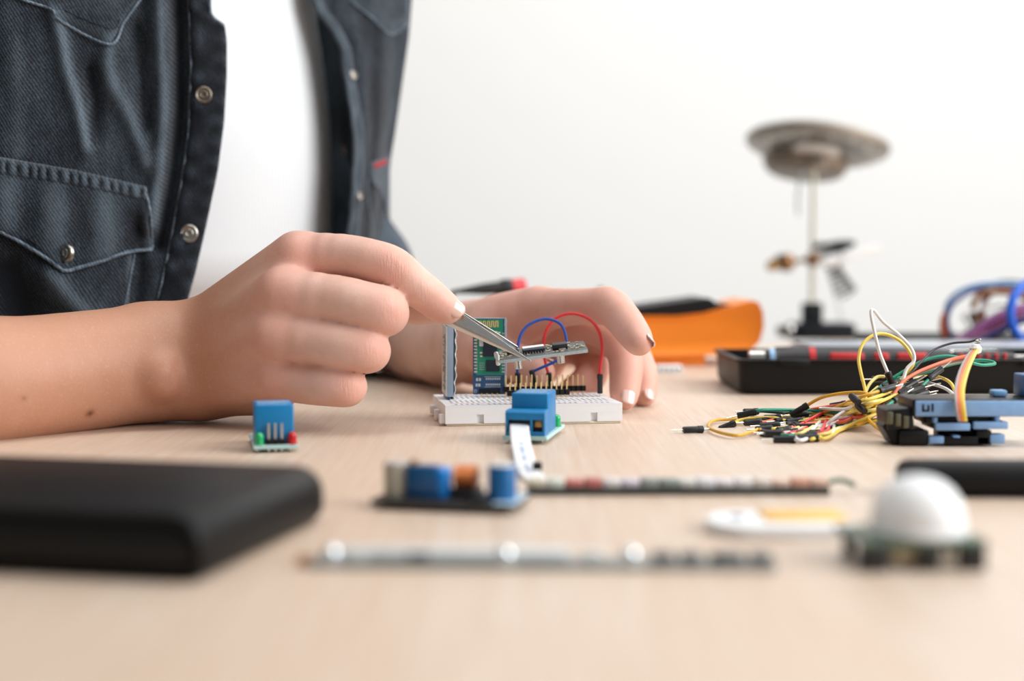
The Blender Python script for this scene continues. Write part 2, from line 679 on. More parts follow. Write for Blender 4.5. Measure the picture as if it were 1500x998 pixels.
L_THUMB = schain(q(705, 500, 780, 15), q(728, 512, 756, 11.8), q(748, 524, 740, 10.3), q(772, 537, 727, 9.6), q(789, 546, 718, 8.4))

torso_c = (-258, 862)
R_LIMB = Limb(R_PALM, [R_INDEX, R_MIDDLE, R_RING, R_PINKY, R_THUMB])
L_LIMB = Limb(L_PALM, [L_INDEX, L_MIDDLE, L_RING, L_PINKY, L_THUMB])
TORSO = [((-340, 945, -110, 72), (-268, 872, 120, 78)), ((-268, 872, 120, 78), (-262, 890, 300, 66)),
         (r_sh, (-262, 890, 310, 52)), (l_sh, (-262, 890, 310, 52)), ((-262, 890, 310, 50), (-250, 880, 410, 46))]


def sd_list(p, segs, k, lo, hi, pad):
    d = np.full(len(p), 1e3, np.float32)
    for a, b in segs:
        r = max(a[3], b[3]) + pad
        if any(min(a[i], b[i]) - r > hi[i] or max(a[i], b[i]) + r < lo[i] for i in range(3)):
            continue
        d = smin(d, sd_cone(p, a, b).astype(np.float32), k)
    return d


def sd_body(p, lo, hi, pad=26):
    out = sd_list(p, TORSO, 20.0, lo, hi, pad)
    for limb in (R_LIMB, L_LIMB):
        palm = sd_list(p, limb.palm, limb.kp, lo, hi, pad)
        d = palm
        for fg in limb.fingers:
            f = sd_list(p, fg, 1.6, lo, hi, pad)
            d = smin(d, smin(palm, f, limb.kf), 0.9)
        out = smin(out, d, 6.0)
    return out


def body_mesh():
    segs = R_PALM + L_PALM + TORSO + [s for l in (R_LIMB, L_LIMB) for f in l.fingers for s in f]
    pts = np.array([[*s[0]] for s in segs] + [[*s[1]] for s in segs])
    lo = (pts[:, :3] - pts[:, 3:4]).min(0) - 12
    hi = (pts[:, :3] + pts[:, 3:4]).max(0) + 12
    B = 24
    bs = B * VOX
    nb = np.ceil((hi - lo) / bs).astype(int)
    N = (nb * B + 4).astype(np.int64)
    gx, gy, gz = np.meshgrid(*[np.arange(n) for n in nb], indexing='ij')
    blocks = np.stack([gx.ravel(), gy.ravel(), gz.ravel()], 1)
    cen = (lo + (blocks + 0.5) * bs).astype(np.float32)
    dc = sd_body(cen, lo, hi)
    act = blocks[np.abs(dc) < bs * 0.5 * 1.7321 + 16]
    V_id, V_co, Q = [], [], []
    ar = np.arange(B + 1)
    I, J, K = np.meshgrid(ar, ar, ar, indexing='ij')
    for b in act:
        o = b * B
        base = lo + o * VOX
        p = np.stack([base[0] + I.ravel() * VOX, base[1] + J.ravel() * VOX, base[2] + K.ravel() * VOX], 1).astype(np.float32)
        d = sd_body(p, base, base + bs, 14).reshape(B + 1, B + 1, B + 1)
        neg = d < 0
        if not neg.any() or neg.all():
            continue
        acc = np.zeros((B, B, B, 3), np.float32)
        cnt = np.zeros((B, B, B), np.float32)
        for ax in range(3):
            sl0 = [slice(None)] * 3
            sl1 = [slice(None)] * 3
            sl0[ax] = slice(0, B)
            sl1[ax] = slice(1, B + 1)
            d0, d1 = d[tuple(sl0)], d[tuple(sl1)]
            cr = (d0 < 0) != (d1 < 0)
            t = np.where(cr, d0 / np.where(cr, d0 - d1, 1), 0)
            other = [a for a in range(3) if a != ax]
            for u in (0, 1):
                for w in (0, 1):
                    s = [slice(None)] * 3
                    s[ax] = slice(0, B)
                    s[other[0]] = slice(u, B + u)
                    s[other[1]] = slice(w, B + w)
                    c = cr[tuple(s)]
                    tt = t[tuple(s)]
                    cnt += c
                    acc[..., ax] += np.where(c, tt, 0)
                    acc[..., other[0]] += np.where(c, u, 0)
                    acc[..., other[1]] += np.where(c, w, 0)
            # quads for edges owned by this block
            s = [slice(0, B)] * 3
            cc = cr[tuple(s)]
            ii = np.argwhere(cc)
            if len(ii):
                g = ii + o + 1                       # +1 so that neighbours never go negative
                e1 = np.zeros(3, np.int64)
                e2 = np.zeros(3, np.int64)
                e1[(ax + 1) % 3] = 1
                e2[(ax + 2) % 3] = 1
                cells = [g - e1 - e2, g - e2, g, g - e1]
                ids = np.stack([(c_[:, 0] * N[1] + c_[:, 1]) * N[2] + c_[:, 2] for c_ in cells], 1)
                flip = ~(d0[tuple(s)][cc] < 0)
                ids[flip] = ids[flip][:, ::-1]
                Q.append(ids)
        m = cnt > 0
        idx = np.argwhere(m)
        co = base + (idx + acc[m] / cnt[m][:, None]) * VOX
        g = idx + o + 1
        V_id.append((g[:, 0] * N[1] + g[:, 1]) * N[2] + g[:, 2])
        V_co.append(co)
    V_id = np.concatenate(V_id)
    V_co = np.concatenate(V_co)
    Q = np.concatenate(Q)
    order = np.argsort(V_id)
    V_id, V_co = V_id[order], V_co[order]
    pos = np.searchsorted(V_id, Q).clip(0, len(V_id) - 1)
    ok = (V_id[pos] == Q).all(1)
    return V_co, pos[ok]


V, QD = body_mesh()
BODY_LOC = Vector((torso_c[0], torso_c[1], 0))
me = bpy.data.meshes.new('person')
me.vertices.add(len(V))
me.vertices.foreach_set('co', ((V - np.array(BODY_LOC)) * S).astype(np.float32).ravel())
me.loops.add(len(QD) * 4)
me.loops.foreach_set('vertex_index', QD.astype(np.int32).ravel())
me.polygons.add(len(QD))
me.polygons.foreach_set('loop_start', np.arange(0, len(QD) * 4, 4, dtype=np.int32))
me.polygons.foreach_set('loop_total', np.full(len(QD), 4, np.int32))
me.update(calc_edges=True)
me.validate()
me.shade_smooth()
person = bpy.data.objects.new('person', me)
COL.objects.link(person)
person.location = BODY_LOC * S
ORG[person.as_pointer()] = BODY_LOC
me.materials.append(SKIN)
md = person.modifiers.new('smooth', 'SMOOTH')
md.factor, md.iterations = 0.5, 2
tag(person, 'seated person in black denim shirt over white top, holding tweezers above a breadboard', 'person')
# flush of the knuckles and fingertips, moles, joint creases, plus shade painted into the hands
red = np.zeros(len(V))
crease = np.zeros(len(V))
mole = np.zeros(len(V))
tan = np.zeros(len(V))


def near(px, py, Y, r):
    c = np.array(P(px, py, Y))
    return np.exp(-((V - c) ** 2).sum(1) / (r * r))


for a in ((437, 372, 628, 15), (410, 425, 618, 13), (398, 488, 616, 13), (400, 552, 622, 13), (576, 390, 622, 11), (575, 455, 614, 11), (548, 512, 612, 10), (515, 568, 615, 11),
          (640, 455, 630, 10), (237, 555, 636, 9)):
    red = np.maximum(red, near(*a) * 0.5)
for a in ((893, 445, 700, 12), (935, 495, 672, 10), (915, 575, 706, 11), (942, 570, 734, 11), (905, 500, 720, 12), (790, 548, 716, 11), (760, 470, 740, 20), (870, 460, 705, 16)):
    red = np.maximum(red, near(*a) * 0.55)
for a in ((578, 388, 621, 7), (578, 452, 612, 7), (551, 510, 610, 6.5), (512, 565, 615, 6), (617, 425, 626, 5)):
    crease = np.maximum(crease, near(*a))
for a in ((132, 606, 617, 1.9), (26, 581, 590, 1.0), (37, 584, 590, 1.2), (310, 474, 646, 1.0)):
    mole = np.maximum(mole, near(*a))
red = np.maximum(red, 0.42 * ((V[:, 0] > -45) & (V[:, 1] > 660)) * np.clip((V[:, 0] + 45) / 40, 0, 1))  # whole left hand reddened in place of the shade on it
tan = np.clip((-(V[:, 0]) - 92) / 45, 0, 1) * (V[:, 1] < 720) * 0.78  # browner forearm and back of hand: tan plus painted shade
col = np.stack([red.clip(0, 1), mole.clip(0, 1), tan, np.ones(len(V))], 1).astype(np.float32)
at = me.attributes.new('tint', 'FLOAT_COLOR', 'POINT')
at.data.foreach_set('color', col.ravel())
at = me.attributes.new('crease', 'FLOAT', 'POINT')
at.data.foreach_set('value', crease.astype(np.float32))

NAIL = M('fingernail', (226, 184, 168), 0.18, coat=0.6, var=0.02, sss=0.1)
NAIL_PALE = M('polished_pale_fingernail', (230, 196, 186), 0.15, coat=0.8, var=0.02, sss=0.1)


def nail(c, axis, nrm, w, l, r, mat):
    """curved plate lying on the finger: axis points to the tip, nrm outwards"""
    axis = Vector(axis).normalized()
    nrm = Vector(nrm)
    nrm = (nrm - axis * nrm.dot(axis)).normalized()
    side = axis.cross(nrm)
    rows = []
    for j in range(11):
        v = j / 10 * 2 - 1
        row = []
        for i in range(11):
            u = i / 10 * 2 - 1
            if v > 0:
                ww = w / 2 * max(0.0, 1 - abs(v) ** 2.6) ** (1 / 2.6)
            else:
                ww = w / 2 * (1 - 0.22 * abs(v) ** 3)
            s_ = u * max(ww, w * 0.06)
            h = r * math.cos(s_ / r) - 0.0018 * 10 * v * v - (0.5 if abs(u) > 0.95 or v < -0.95 else 0)
            row.append(Vector(c) + axis * (v * l / 2) + side * (r * math.sin(s_ / r)) + nrm * h)
        rows.append(row)
    MB().grid(rows).build('fingernail', mat, person, world=True, solid=0.5, angle=80)


def tip_nail(chain_, nrm, w, l, mat, lift=0.25, shift=1.5):
    a, b = chain_[-4][0], chain_[-1][1]
    A, Bv = Vector(a[:3]), Vector(b[:3])
    ax = (Bv - A).normalized()
    r = (a[3] + b[3]) / 2 + lift
    nail(Bv + ax * shift, ax, nrm, w, l, r, mat)


tip_nail(R_INDEX, (0.32, -0.86, 0.40), 9.2, 10.0, NAIL, shift=0.6, lift=-0.1)
tip_nail(L_INDEX, (0.9, -0.38, 0.25), 8.0, 10, NAIL_PALE, shift=0.2, lift=-0.4)
tip_nail(L_MIDDLE, (0.3, -0.95, 0.1), 8.0, 11.5, NAIL_PALE, shift=0.8, lift=-0.1)
tip_nail(L_RING, (0.45, -0.9, 0.1), 7.4, 10.5, NAIL_PALE, shift=0.8, lift=-0.1)
tip_nail(L_THUMB, (0.2, 0.5, 0.8), 9, 10, NAIL, shift=0, lift=-0.3)

# ------------------------------------------------------------------ white top
AX = Vector((0.75, 0.66, 0))
FR = Vector((0.66, -0.75, 0))
rows = []
for j in range(46):
    z = -130 + j * 10.5
    k = 1 - 0.055 * ((z - 120) / 110) ** 2 if z > 0 else 1 - 0.0654
    if z > 230:
        k = 0.945
    bul = 1 + 0.07 * math.exp(-((z - 150) / 70) ** 2)
    lean = min(120.0, max(0.0, 66 - z) * 1.1)
    row = []
    for i in range(97):
        t = 2 * math.pi * i / 96
        p = Vector((torso_c[0], torso_c[1], z)) + AX * (163 * k * math.cos(t)) + FR * (104 * bul * k * math.sin(t))
        p += FR * (-lean)
        fold = 1.3 * math.sin(p.z * 0.045 + i * 0.55) * math.exp(-((z - 60) / 60) ** 2)
        row.append(p + FR * fold)
    rows.append(row)
MB().grid(rows).build('white_top', RIB, person, world=True, angle=180)

# ------------------------------------------------------------------ denim shirt
EDGE_L = [(-300, 300), (0, 306), (20, 308), (28, 314), (36, 327), (60, 330), (110, 330), (180, 326), (250, 317), (330, 300), (400, 284), (450, 270), (500, 262), (640, 250)]
STITCH_L = [(-300, 268), (0, 276), (100, 279), (200, 275), (280, 263), (360, 248), (450, 228), (640, 205)]
EDGE_R = [(-300, 430), (0, 458), (16, 464), (40, 484), (72, 500), (112, 505), (160, 513), (192, 518), (240, 518), (280, 516), (344, 510), (640, 500)]
CONT_R = [(-300, 615), (0, 602), (52, 598), (108, 590), (192, 578), (228, 572), (280, 567), (320, 560), (344, 557), (640, 545)]

RIDGES = [  # polyline, height toward the viewer in mm, width in px, ridge fading, painted valley shade where negative
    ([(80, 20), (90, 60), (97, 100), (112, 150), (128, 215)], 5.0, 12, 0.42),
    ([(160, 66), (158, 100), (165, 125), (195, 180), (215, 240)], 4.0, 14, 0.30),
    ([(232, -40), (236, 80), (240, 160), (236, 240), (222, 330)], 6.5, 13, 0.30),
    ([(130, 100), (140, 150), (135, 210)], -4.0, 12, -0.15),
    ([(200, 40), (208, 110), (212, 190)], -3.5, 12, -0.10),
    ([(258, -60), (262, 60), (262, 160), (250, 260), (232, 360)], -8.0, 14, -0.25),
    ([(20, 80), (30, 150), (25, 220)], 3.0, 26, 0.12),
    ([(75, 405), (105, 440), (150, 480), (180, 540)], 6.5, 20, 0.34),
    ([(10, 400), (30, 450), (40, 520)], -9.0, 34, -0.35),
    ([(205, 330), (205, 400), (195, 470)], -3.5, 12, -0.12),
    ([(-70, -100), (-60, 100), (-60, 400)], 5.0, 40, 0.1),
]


def seg_dist(px, py, poly):
    best = 1e9
    for (x0, y0), (x1, y1) in zip(poly[:-1], poly[1:]):
        dx, dy = x1 - x0, y1 - y0
        t = max(0.0, min(1.0, ((px - x0) * dx + (py - y0) * dy) / (dx * dx + dy * dy)))
        best = min(best, math.hypot(px - x0 - t * dx, py - y0 - t * dy))
    return best


def folds(px, py):
    h = w = 0.0
    for poly, amp, wd, fade in RIDGES:
        sd_ = seg_dist(px, py, poly) / wd
        h += amp * math.exp(-sd_ ** 2)
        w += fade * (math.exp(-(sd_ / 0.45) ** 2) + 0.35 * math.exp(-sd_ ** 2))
    h += 0.9 * math.sin(px * 0.052 + 0.6 * math.sin(py * 0.02)) * math.sin(py * 0.017 + 1)
    return h, w


def YL(px, py):
    b = 702 + (60 * (max(px, 0) / 328) ** 1.25 if px > 0 else 0.0013 * px * px)
    b += 0.00022 * max(0, py - 300) ** 2 * 0.4
    return b - folds(px, py)[0]


def SL(px, py, off=0.0):
    return P(px, py, YL(px, py) - off)


def YR(t, py):
    return 868 + 58 * max(t, 0) ** 1.4 + 2.5 * math.sin(t * 9 + 0.4 * math.sin(py * 0.02)) * (1 - max(0, t)) * 1.2 + 1.6 * math.sin(t * 17)


def SR(px, py, off=0.0):
    e, c = lerp_pts(EDGE_R, py), lerp_pts(CONT_R, py)
    return P(px, py, YR((px - e) / (c - e), py) - off)


rows, wear = [], []
NV = 110
PYS = [-230 + (586 + 230) * j / (NV - 1) for j in range(NV)]
for py in PYS:
    eL, eR, cR = lerp_pts(EDGE_L, py), lerp_pts(EDGE_R, py), lerp_pts(CONT_R, py)
    row = []
    NL = 100
    for i in range(NL):
        px = eL + (-135 - eL) * i / (NL - 1)
        row.append(SL(px, py))
        wear.append(folds(px, py)[1] + (0.35 if i == 0 else 0))
    zl = row[-1].z
    right = []
    for i in range(36):
        t = 1 - i / 35
        px = eR + (cR - eR) * t
        right.append((P(px, py, YR(t, py)), 0.2 if i >= 34 else 0.12 * math.sin(t * 9) - 0.02))
    pc = right[0][0]
    back = [row[-1], Vector((-395, 790, zl)), Vector((-425, 890, zl)), Vector((-370, 985, zl)), Vector((-270, 1040, pc.z)),
            Vector((-170, 1045, pc.z)), Vector((pc.x - 32, 985, pc.z)), pc]
    bk = spline(back, 6)[1:-1]
    row += bk
    wear += [0.05] * len(bk)
    row += [p for p, _ in right]
    wear += [w for _, w in right]
    rows.append(row)
shirt = MB().grid(rows).build('denim_shirt', DENIM, person, world=True, solid=1.3, angle=180, wear=wear)
shirt['label'] = 'faded black denim shirt worn open with metal snaps'


def sheet(name, cols, surf, off, mat, nr=14, pucker=None, solid=1.2, edge=0.35, fade=0.0):
    """cloth piece sewn onto the shirt; cols = (px, top, bottom)"""
    rows_, wr = [], []
    nc = len(cols)
    for j in range(nr + 1):
        v = j / nr
        row = []
        for i, c in enumerate(cols):
            px, y0, y1 = c[:3]
            py = y0 + (y1 - y0) * v
            xx = px + (c[3] if len(c) > 3 else 0) * v
            o = off
            if i in (0, nc - 1) or j in (0, nr):
                o -= off * 0.5
            pk = pucker(xx, py, v) if pucker else 0.0
            row.append(surf(xx, py, o + pk))
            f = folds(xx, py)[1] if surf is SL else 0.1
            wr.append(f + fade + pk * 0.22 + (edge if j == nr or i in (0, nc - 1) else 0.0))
        rows_.append(row)
    return MB().grid(rows_).build(name, mat, shirt, world=True, solid=solid, angle=180, wear=wr)


def seam(pts, surf, off, r=0.75, mat=None, name='seam', n=5):
    pp = spline([(a, b, 0) for a, b in pts], n)
    pp = [surf(p.x, p.y, off + 0.25 * math.sin(i * 2.1)) for i, p in enumerate(pp)]
    return MB().tube(pp, r, 7).build(name, mat or DENIM_WORN, shirt, world=True, angle=180, wear=[random.uniform(-0.25, 0.25) for _ in range(len(pp) * 7)])


# button bands
rows, wr = [], []
for j in range(150):
    py = -226 + (584 + 226) * j / 149
    a, b_ = lerp_pts(STITCH_L, py), lerp_pts(EDGE_L, py)
    row = []
    for i in range(15):
        t = i / 14
        pk = 0.9 * math.sin(py * 0.13 + 1.3 * math.sin(py * 0.05)) * math.exp(-((t - 0.22) / 0.2) ** 2) + 0.6 * math.sin(py * 0.21 + 2) * math.exp(-((t - 0.8) / 0.2) ** 2)
        o = 2.0 * (1 - abs(2 * t - 1) ** 8) + pk + 0.4
        row.append(SL(a + (b_ + 1 - a) * t, py, o))
        wr.append(-0.12 + 0.22 * pk + 0.45 * math.exp(-((t - 1) / 0.05) ** 2) + 0.18 * math.exp(-(t / 0.05) ** 2))
    rows.append(row)
MB().grid(rows).build('button_band', DENIM_DARK, shirt, world=True, solid=1.2, angle=180, wear=wr)
seam([(lerp_pts(STITCH_L, y) + 1, y) for y in range(-200, 580, 30)], SL, 1.4, 0.55)
seam([(lerp_pts(EDGE_L, y) - 0.5, y) for y in range(40, 580, 20)], SL, 1.0, 0.8, DENIM_DARK)
seam([(306, -60), (307, 0), (309, 20), (314, 28), (321, 32), (328, 38)], SL, 2.6, 0.8)
rows, wr = [], []
for j in range(100):
    py = -226 + (570 + 226) * j / 99
    a = lerp_pts(EDGE_R, py)
    row = []
    for i in range(8):
        t = i / 7
        pk = 0.9 * math.sin(py * 0.12 + 1.2 * math.sin(py * 0.043)) * (1 - t)
        row.append(SR(a - 1 + 15 * t + 1.8 * pk, py, 2.2 * (1 - abs(2 * t - 1) ** 6) + 0.4 + pk))
        wr.append(0.22 + 0.15 * pk)
    rows.append(row)
MB().grid(rows).build('button_band', DENIM, shirt, world=True, solid=1.2, angle=180, wear=wr)

# yoke with its point, upper left
YK = [(-135, -45), (-40, -28), (35, 0), (75, 14), (88, 30), (160, 65), (182, 32), (205, 0), (240, -52), (262, -90)]
sheet('yoke', [(x_, -225, lerp_pts(YK, x_)) for x_ in [-135 + 397 * i / 60 for i in range(61)]], SL, 1.4, DENIM)
seam(YK, SL, 2.2, 0.7, n=9)
seam([(95, 15), (125, 29), (158, 41), (170, 40), (176, 26)], SL, 1.9, 0.45, DENIM_DARK)
sheet('yoke', [(x_, -225, lerp_pts([(430, -70), (512, 0), (572, 50), (600, 33), (606, 28)], x_)) for x_ in [470 + 128 * i / 24 for i in range(25)]], SR, 1.2, DENIM)
seam([(512, 0), (545, 26), (572, 50), (597, 36)], SR, 1.9, 0.7)

# chest pocket with flap, lower left
FTOP = [(-135, 232), (0, 250), (110, 268), (213, 288), (224, 292)]
FBOT = [(-135, 280), (-60, 308), (0, 340), (40, 359), (85, 391), (97, 397), (140, 386), (190, 368), (223, 365)]
sheet('pocket', [(x_, 300, 586, -18) for x_ in [-135 + 332 * i / 40 for i in range(41)]], SL, 1.0, DENIM, nr=30, edge=0.3)
seam([(197, 372), (190, 410), (182, 452), (176, 500)], SL, 1.7, 0.6)
sheet('pocket_flap', [(x_, lerp_pts(FTOP, x_) - 4, lerp_pts(FBOT, x_), 5 * max(0, (x_ - 120) / 100)) for x_ in [-135 + 352 * i / 70 for i in range(71)]], SL, 3.4, DENIM,
      nr=22, solid=1.8, fade=0.10, pucker=lambda x_, y_, v: 1.0 * math.sin(x_ * 0.085 + 1) * math.sin(v * 2.6) + 0.5 * math.sin(x_ * 0.6) * max(0, v - 0.82) * 3)
seam([(x_, lerp_pts(FBOT, x_)) for x_ in (-135, -60, -20, 20, 60, 85, 97, 120, 150, 185, 222)], SL, 4.0, 0.95)
seam([(216, 290), (221, 318), (222, 345), (223, 364)], SL, 4.0, 0.7)
seam([(x_, lerp_pts(FBOT, x_) - 11) for x_ in (-135, -60, -20, 20, 60, 85, 97, 120, 150, 185, 210)], SL, 3.7, 0.4, DENIM_DARK)
sheet('pocket_welt', [(x_, lerp_pts([(-135, 212), (0, 232), (110, 251), (213, 275)], x_), lerp_pts([(-135, 236), (0, 255), (110, 271), (213, 293)], x_)) for x_ in [-135 + 349 * i / 110 for i in range(111)]],
      SL, 4.2, DENIM, nr=10, solid=1.5, fade=0.14, pucker=lambda x_, y_, v: 1.1 * math.sin(x_ * 0.42 + 0.9 * math.sin(x_ * 0.11)) * math.sin(v * math.pi))
# chest pocket, far side, with red tag
sheet('pocket_flap', [(x_, lerp_pts([(540, 240), (574, 226)], x_), lerp_pts([(540, 262), (556, 282), (568, 322)], x_)) for x_ in [541 + 29 * i / 10 for i in range(11)]], SR, 3.0, DENIM, fade=0.15)
sheet('red_tag', [(x_, lerp_pts([(544, 240), (568, 232)], x_), lerp_pts([(544, 249), (568, 240)], x_)) for x_ in [545 + 22 * i / 5 for i in range(6)]], SR, 4.6, M('red_woven_tag', (150, 34, 44), 0.8), nr=3)
seam([(538, 262), (540, 300), (546, 345)], SR, 2.0, 0.8)

# snaps
SNAP = M('antique_silver_snap', (158, 154, 146), 0.3, 1.0, var=0.1)
SNAP_D = M('dull_dark_snap', (112, 102, 92), 0.35, 1.0, var=0.1)


def snap(c, towards, r, mat):
    d = Vector(towards).normalized()
    mb = MB()
    rot = d.to_track_quat('Z', 'Y').to_matrix().to_4x4()
    mb.m = Matrix.Translation(Vector(c)) @ rot
    mb.lathe([(r, -1.0), (r, 0.4), (r * 0.95, 0.9), (r * 0.82, 1.15), (r * 0.72, 0.85), (r * 0.5, 0.8), (r * 0.46, 1.2), (r * 0.36, 1.35), (r * 0.27, 1.1), (r * 0.22, 0.7), (0.0, 0.7)], 32)
    return mb.build('snap_button', mat, shirt, world=True, angle=50)


snap(SL(298, 139, 3.4), (0.25, -0.95, 0.05), 4.6, SNAP_D)
snap(SL(277, 342, 3.4), (0.12, -0.98, 0.05), 4.75, SNAP)
snap(SL(97, 371, 6.6), (-0.55, -0.82, 0.05), 4.7, SNAP)
snap(SL(300, -110, 3.4), (0.2, -0.95, 0.05), 4.7, SNAP_D)
snap(SR(517, 110, 3.0), (0.5, -0.8, 0.1), 3.0, SNAP)
snap(SR(526, 287, 3.0), (0.5, -0.8, 0.1), 2.6, SNAP)


# rolled sleeves
def sleeve(pts, rs, name='sleeve'):
    pp = spline(pts, 10)
    rr = np.interp(np.linspace(0, 1, len(pp)), np.linspace(0, 1, len(rs)), rs)
    rows_ = []
    up = None
    wr_ = []
    for i, p in enumerate(pp):
        t = (pp[min(i + 1, len(pp) - 1)] - pp[max(i - 1, 0)]).normalized()
        up = t.orthogonal().normalized() if up is None else (up - t * up.dot(t)).normalized()
        s_ = t.cross(up)
        row = []
        for k_ in range(41):
            a = 2 * math.pi * k_ / 40
            r_ = rr[i] + 1.4 * math.sin(a * 4 + i * 0.35) + 1.1 * math.sin(i * 0.7 + a)
            row.append(p + (up * math.cos(a) + s_ * math.sin(a)) * r_)
            wr_.append(0.25 + 0.1 * math.sin(i * 0.7 + a))
        rows_.append(row)
    return MB().grid(rows_).build(name, DENIM, shirt, world=True, solid=1.6, angle=180, wear=wr_)


e = Vector(l_elbow[:3])
sleeve([Vector((-178, 1022, 325)), Vector((-164, 1014, 225)), Vector((-148, 1005, 135)), Vector((e.x - 16, e.y, e.z + 46)), Vector((e.x + 2, e.y - 10, e.z + 16))], [52, 44, 38, 34, 32])
re_ = Vector(r_elbow[:3])
sleeve([Vector((-372, 775, 325)), Vector((-350, 720, 230)), Vector((-325, 650, 140)), re_ + Vector((-14, 12, 40))], [56, 48, 46, 45])

# ================================================================== breadboard with its modules
BB_ROT = 9.0
BB_LOC = Vector((-30.3, 644.0, 0))
BW, BD = 82.5, 54.0


def BBP(x_, y_, z_):
    c, s = math.cos(math.radians(BB_ROT)), math.sin(math.radians(BB_ROT))
    return BB_LOC + Vector((x_ * c - y_ * s, x_ * s + y_ * c, z_))


bb = thing('breadboard', 'white solderless breadboard under the hands with modules plugged in', 'breadboard', BB_LOC, BB_ROT)
MB().rbox((BW / 2, BD / 2, 0.6), (BW - 1.0, BD - 1.0, 1.2), 0.4, 2).build('adhesive_backing', M('aged_foam_tape', (214, 204, 182), 0.9, bump=0.3, scale=900), bb)
NOTCH = (14.5, 67.5)
poly = [(0, 0)]
for nx in NOTCH:
    poly += [(nx, 0), (nx, 1.8), (nx + 3.2, 1.8), (nx + 3.2, 0)]
poly += [(BW, 0), (BW, BD), (0, BD)]
mb = MB().prism(poly, 1.1, 5.2)
mb.prism([(0, 0), (BW, 0), (BW, BD), (0, BD)], 5.2, 8.9)
for y0, y1 in ((0, 9.4), (9.8, 25.5), (28.5, 44.2), (44.6, BD)):
    mb.bx(0, BW, y0, y1, 8.9, 9.5)
mb.build('body', WHITE_PLASTIC, bb, flat=True)
for yy in (4.0, 24.5, 45.0):
    MB().rbox((-1.2, yy, 3.2), (2.6, 5.0, 4.2), 0.4, 2).build('side_tab', WHITE_PLASTIC, bb)
mb = MB()
HOLE = M('contact_hole', (74, 74, 76), 0.8)
x0 = (BW - 29 * 2.54) / 2
for i in range(30):
    for y_ in (12.6, 15.14, 17.68, 20.22, 22.76, 31.1, 33.64, 36.18, 38.72, 41.26):
        mb.box((x0 + i * 2.54, y_, 9.48), (1.1, 1.1, 0.06))
for g in range(5):
    for i in range(5):
        for y_ in (3.4, 5.94, 48.1, 50.64):
            mb.box((5.5 + g * 15.2 + i * 2.54, y_, 9.48), (1.1, 1.1, 0.06))
tag(mb.build('contact_holes', HOLE, bb, flat=True), kind='stuff')
for y_, mat in ((1.2, M('faded_blue_print', (120, 132, 176), 0.7)), (8.2, M('faded_red_print', (206, 150, 150), 0.7)), (45.9, MATS['faded_blue_print']), (52.7, MATS['faded_red_print'])):
    MB().bx(3, BW - 3, y_ - 0.3, y_ + 0.3, 9.47, 9.53).build('rail_line', mat, bb, flat=True)
MB().box((46, -0.02, 5.6), (0.5, 0.06, 1.6)).box((46.7, -0.02, 5.2), (0.9, 0.06, 0.4)).box((46.7, -0.02, 6.2), (0.9, 0.06, 0.4)).build('yellow_mark', M('yellow_ink', (214, 190, 84), 0.7), bb, flat=True)


def header(parent, n, z0=2.6, h=2.5, up=6.0, down=3.0, pin=GOLD, pitch=2.54):
    """n-way pin strip along +x, plastic from z0; every housing cell and every pin is its own piece"""
    cell = MB().prism([(-1.27, -0.8), (-0.8, -1.27), (0.8, -1.27), (1.27, -0.8), (1.27, 0.8), (0.8, 1.27), (-0.8, 1.27), (-1.27, 0.8)], z0, z0 + h)
    c0 = cell.build('housing_cell', BLACK, parent)
    pm = MB().box((0, 0, (z0 - down + z0 + h + up) / 2), (0.64, 0.64, h + up + down - 1.0))
    pm.add([(-.32, -.32, z0 + h + up - 0.5), (.32, -.32, z0 + h + up - 0.5), (.32, .32, z0 + h + up - 0.5), (-.32, .32, z0 + h + up - 0.5), (0, 0, z0 + h + up)],
           [(0, 1, 4), (1, 2, 4), (2, 3, 4), (3, 0, 4)])
    p0 = pm.build('pin', pin, parent, flat=True)
    for i in range(1, n):
        link_copy(c0, 'housing_cell', parent, (i * pitch, 0, 0))
        link_copy(p0, 'pin', parent, (i * pitch, 0, random.uniform(-0.4, 0.3)))


def fit_header(px0, py0, px1, py1, z, n):
    """start point and heading of a strip whose ends are seen at two points of height z"""
    a, b_ = T(px0, py0, z), T(px1, py1, z)
    return a, math.degrees(math.atan2(b_.y - a.y, b_.x - a.x))


a = T(741, 577, 11.5)
h1 = thing('pin_header_strip', 'long black pin header strip with tall gold pins, rear of the two', 'pin header', (a.x, a.y + 4, 9.6), 9.5)
header(h1, 16, z0=2.4, up=5.6, down=2.6)
a = T(747, 581, 11.0)
h2 = thing('pin_header_strip', 'shorter black pin header strip with low gold pins, front of the two', 'pin header', (a.x, a.y - 2, 9.6), 14.0)
header(h2, 12, z0=1.9, up=3.9, down=2.1)


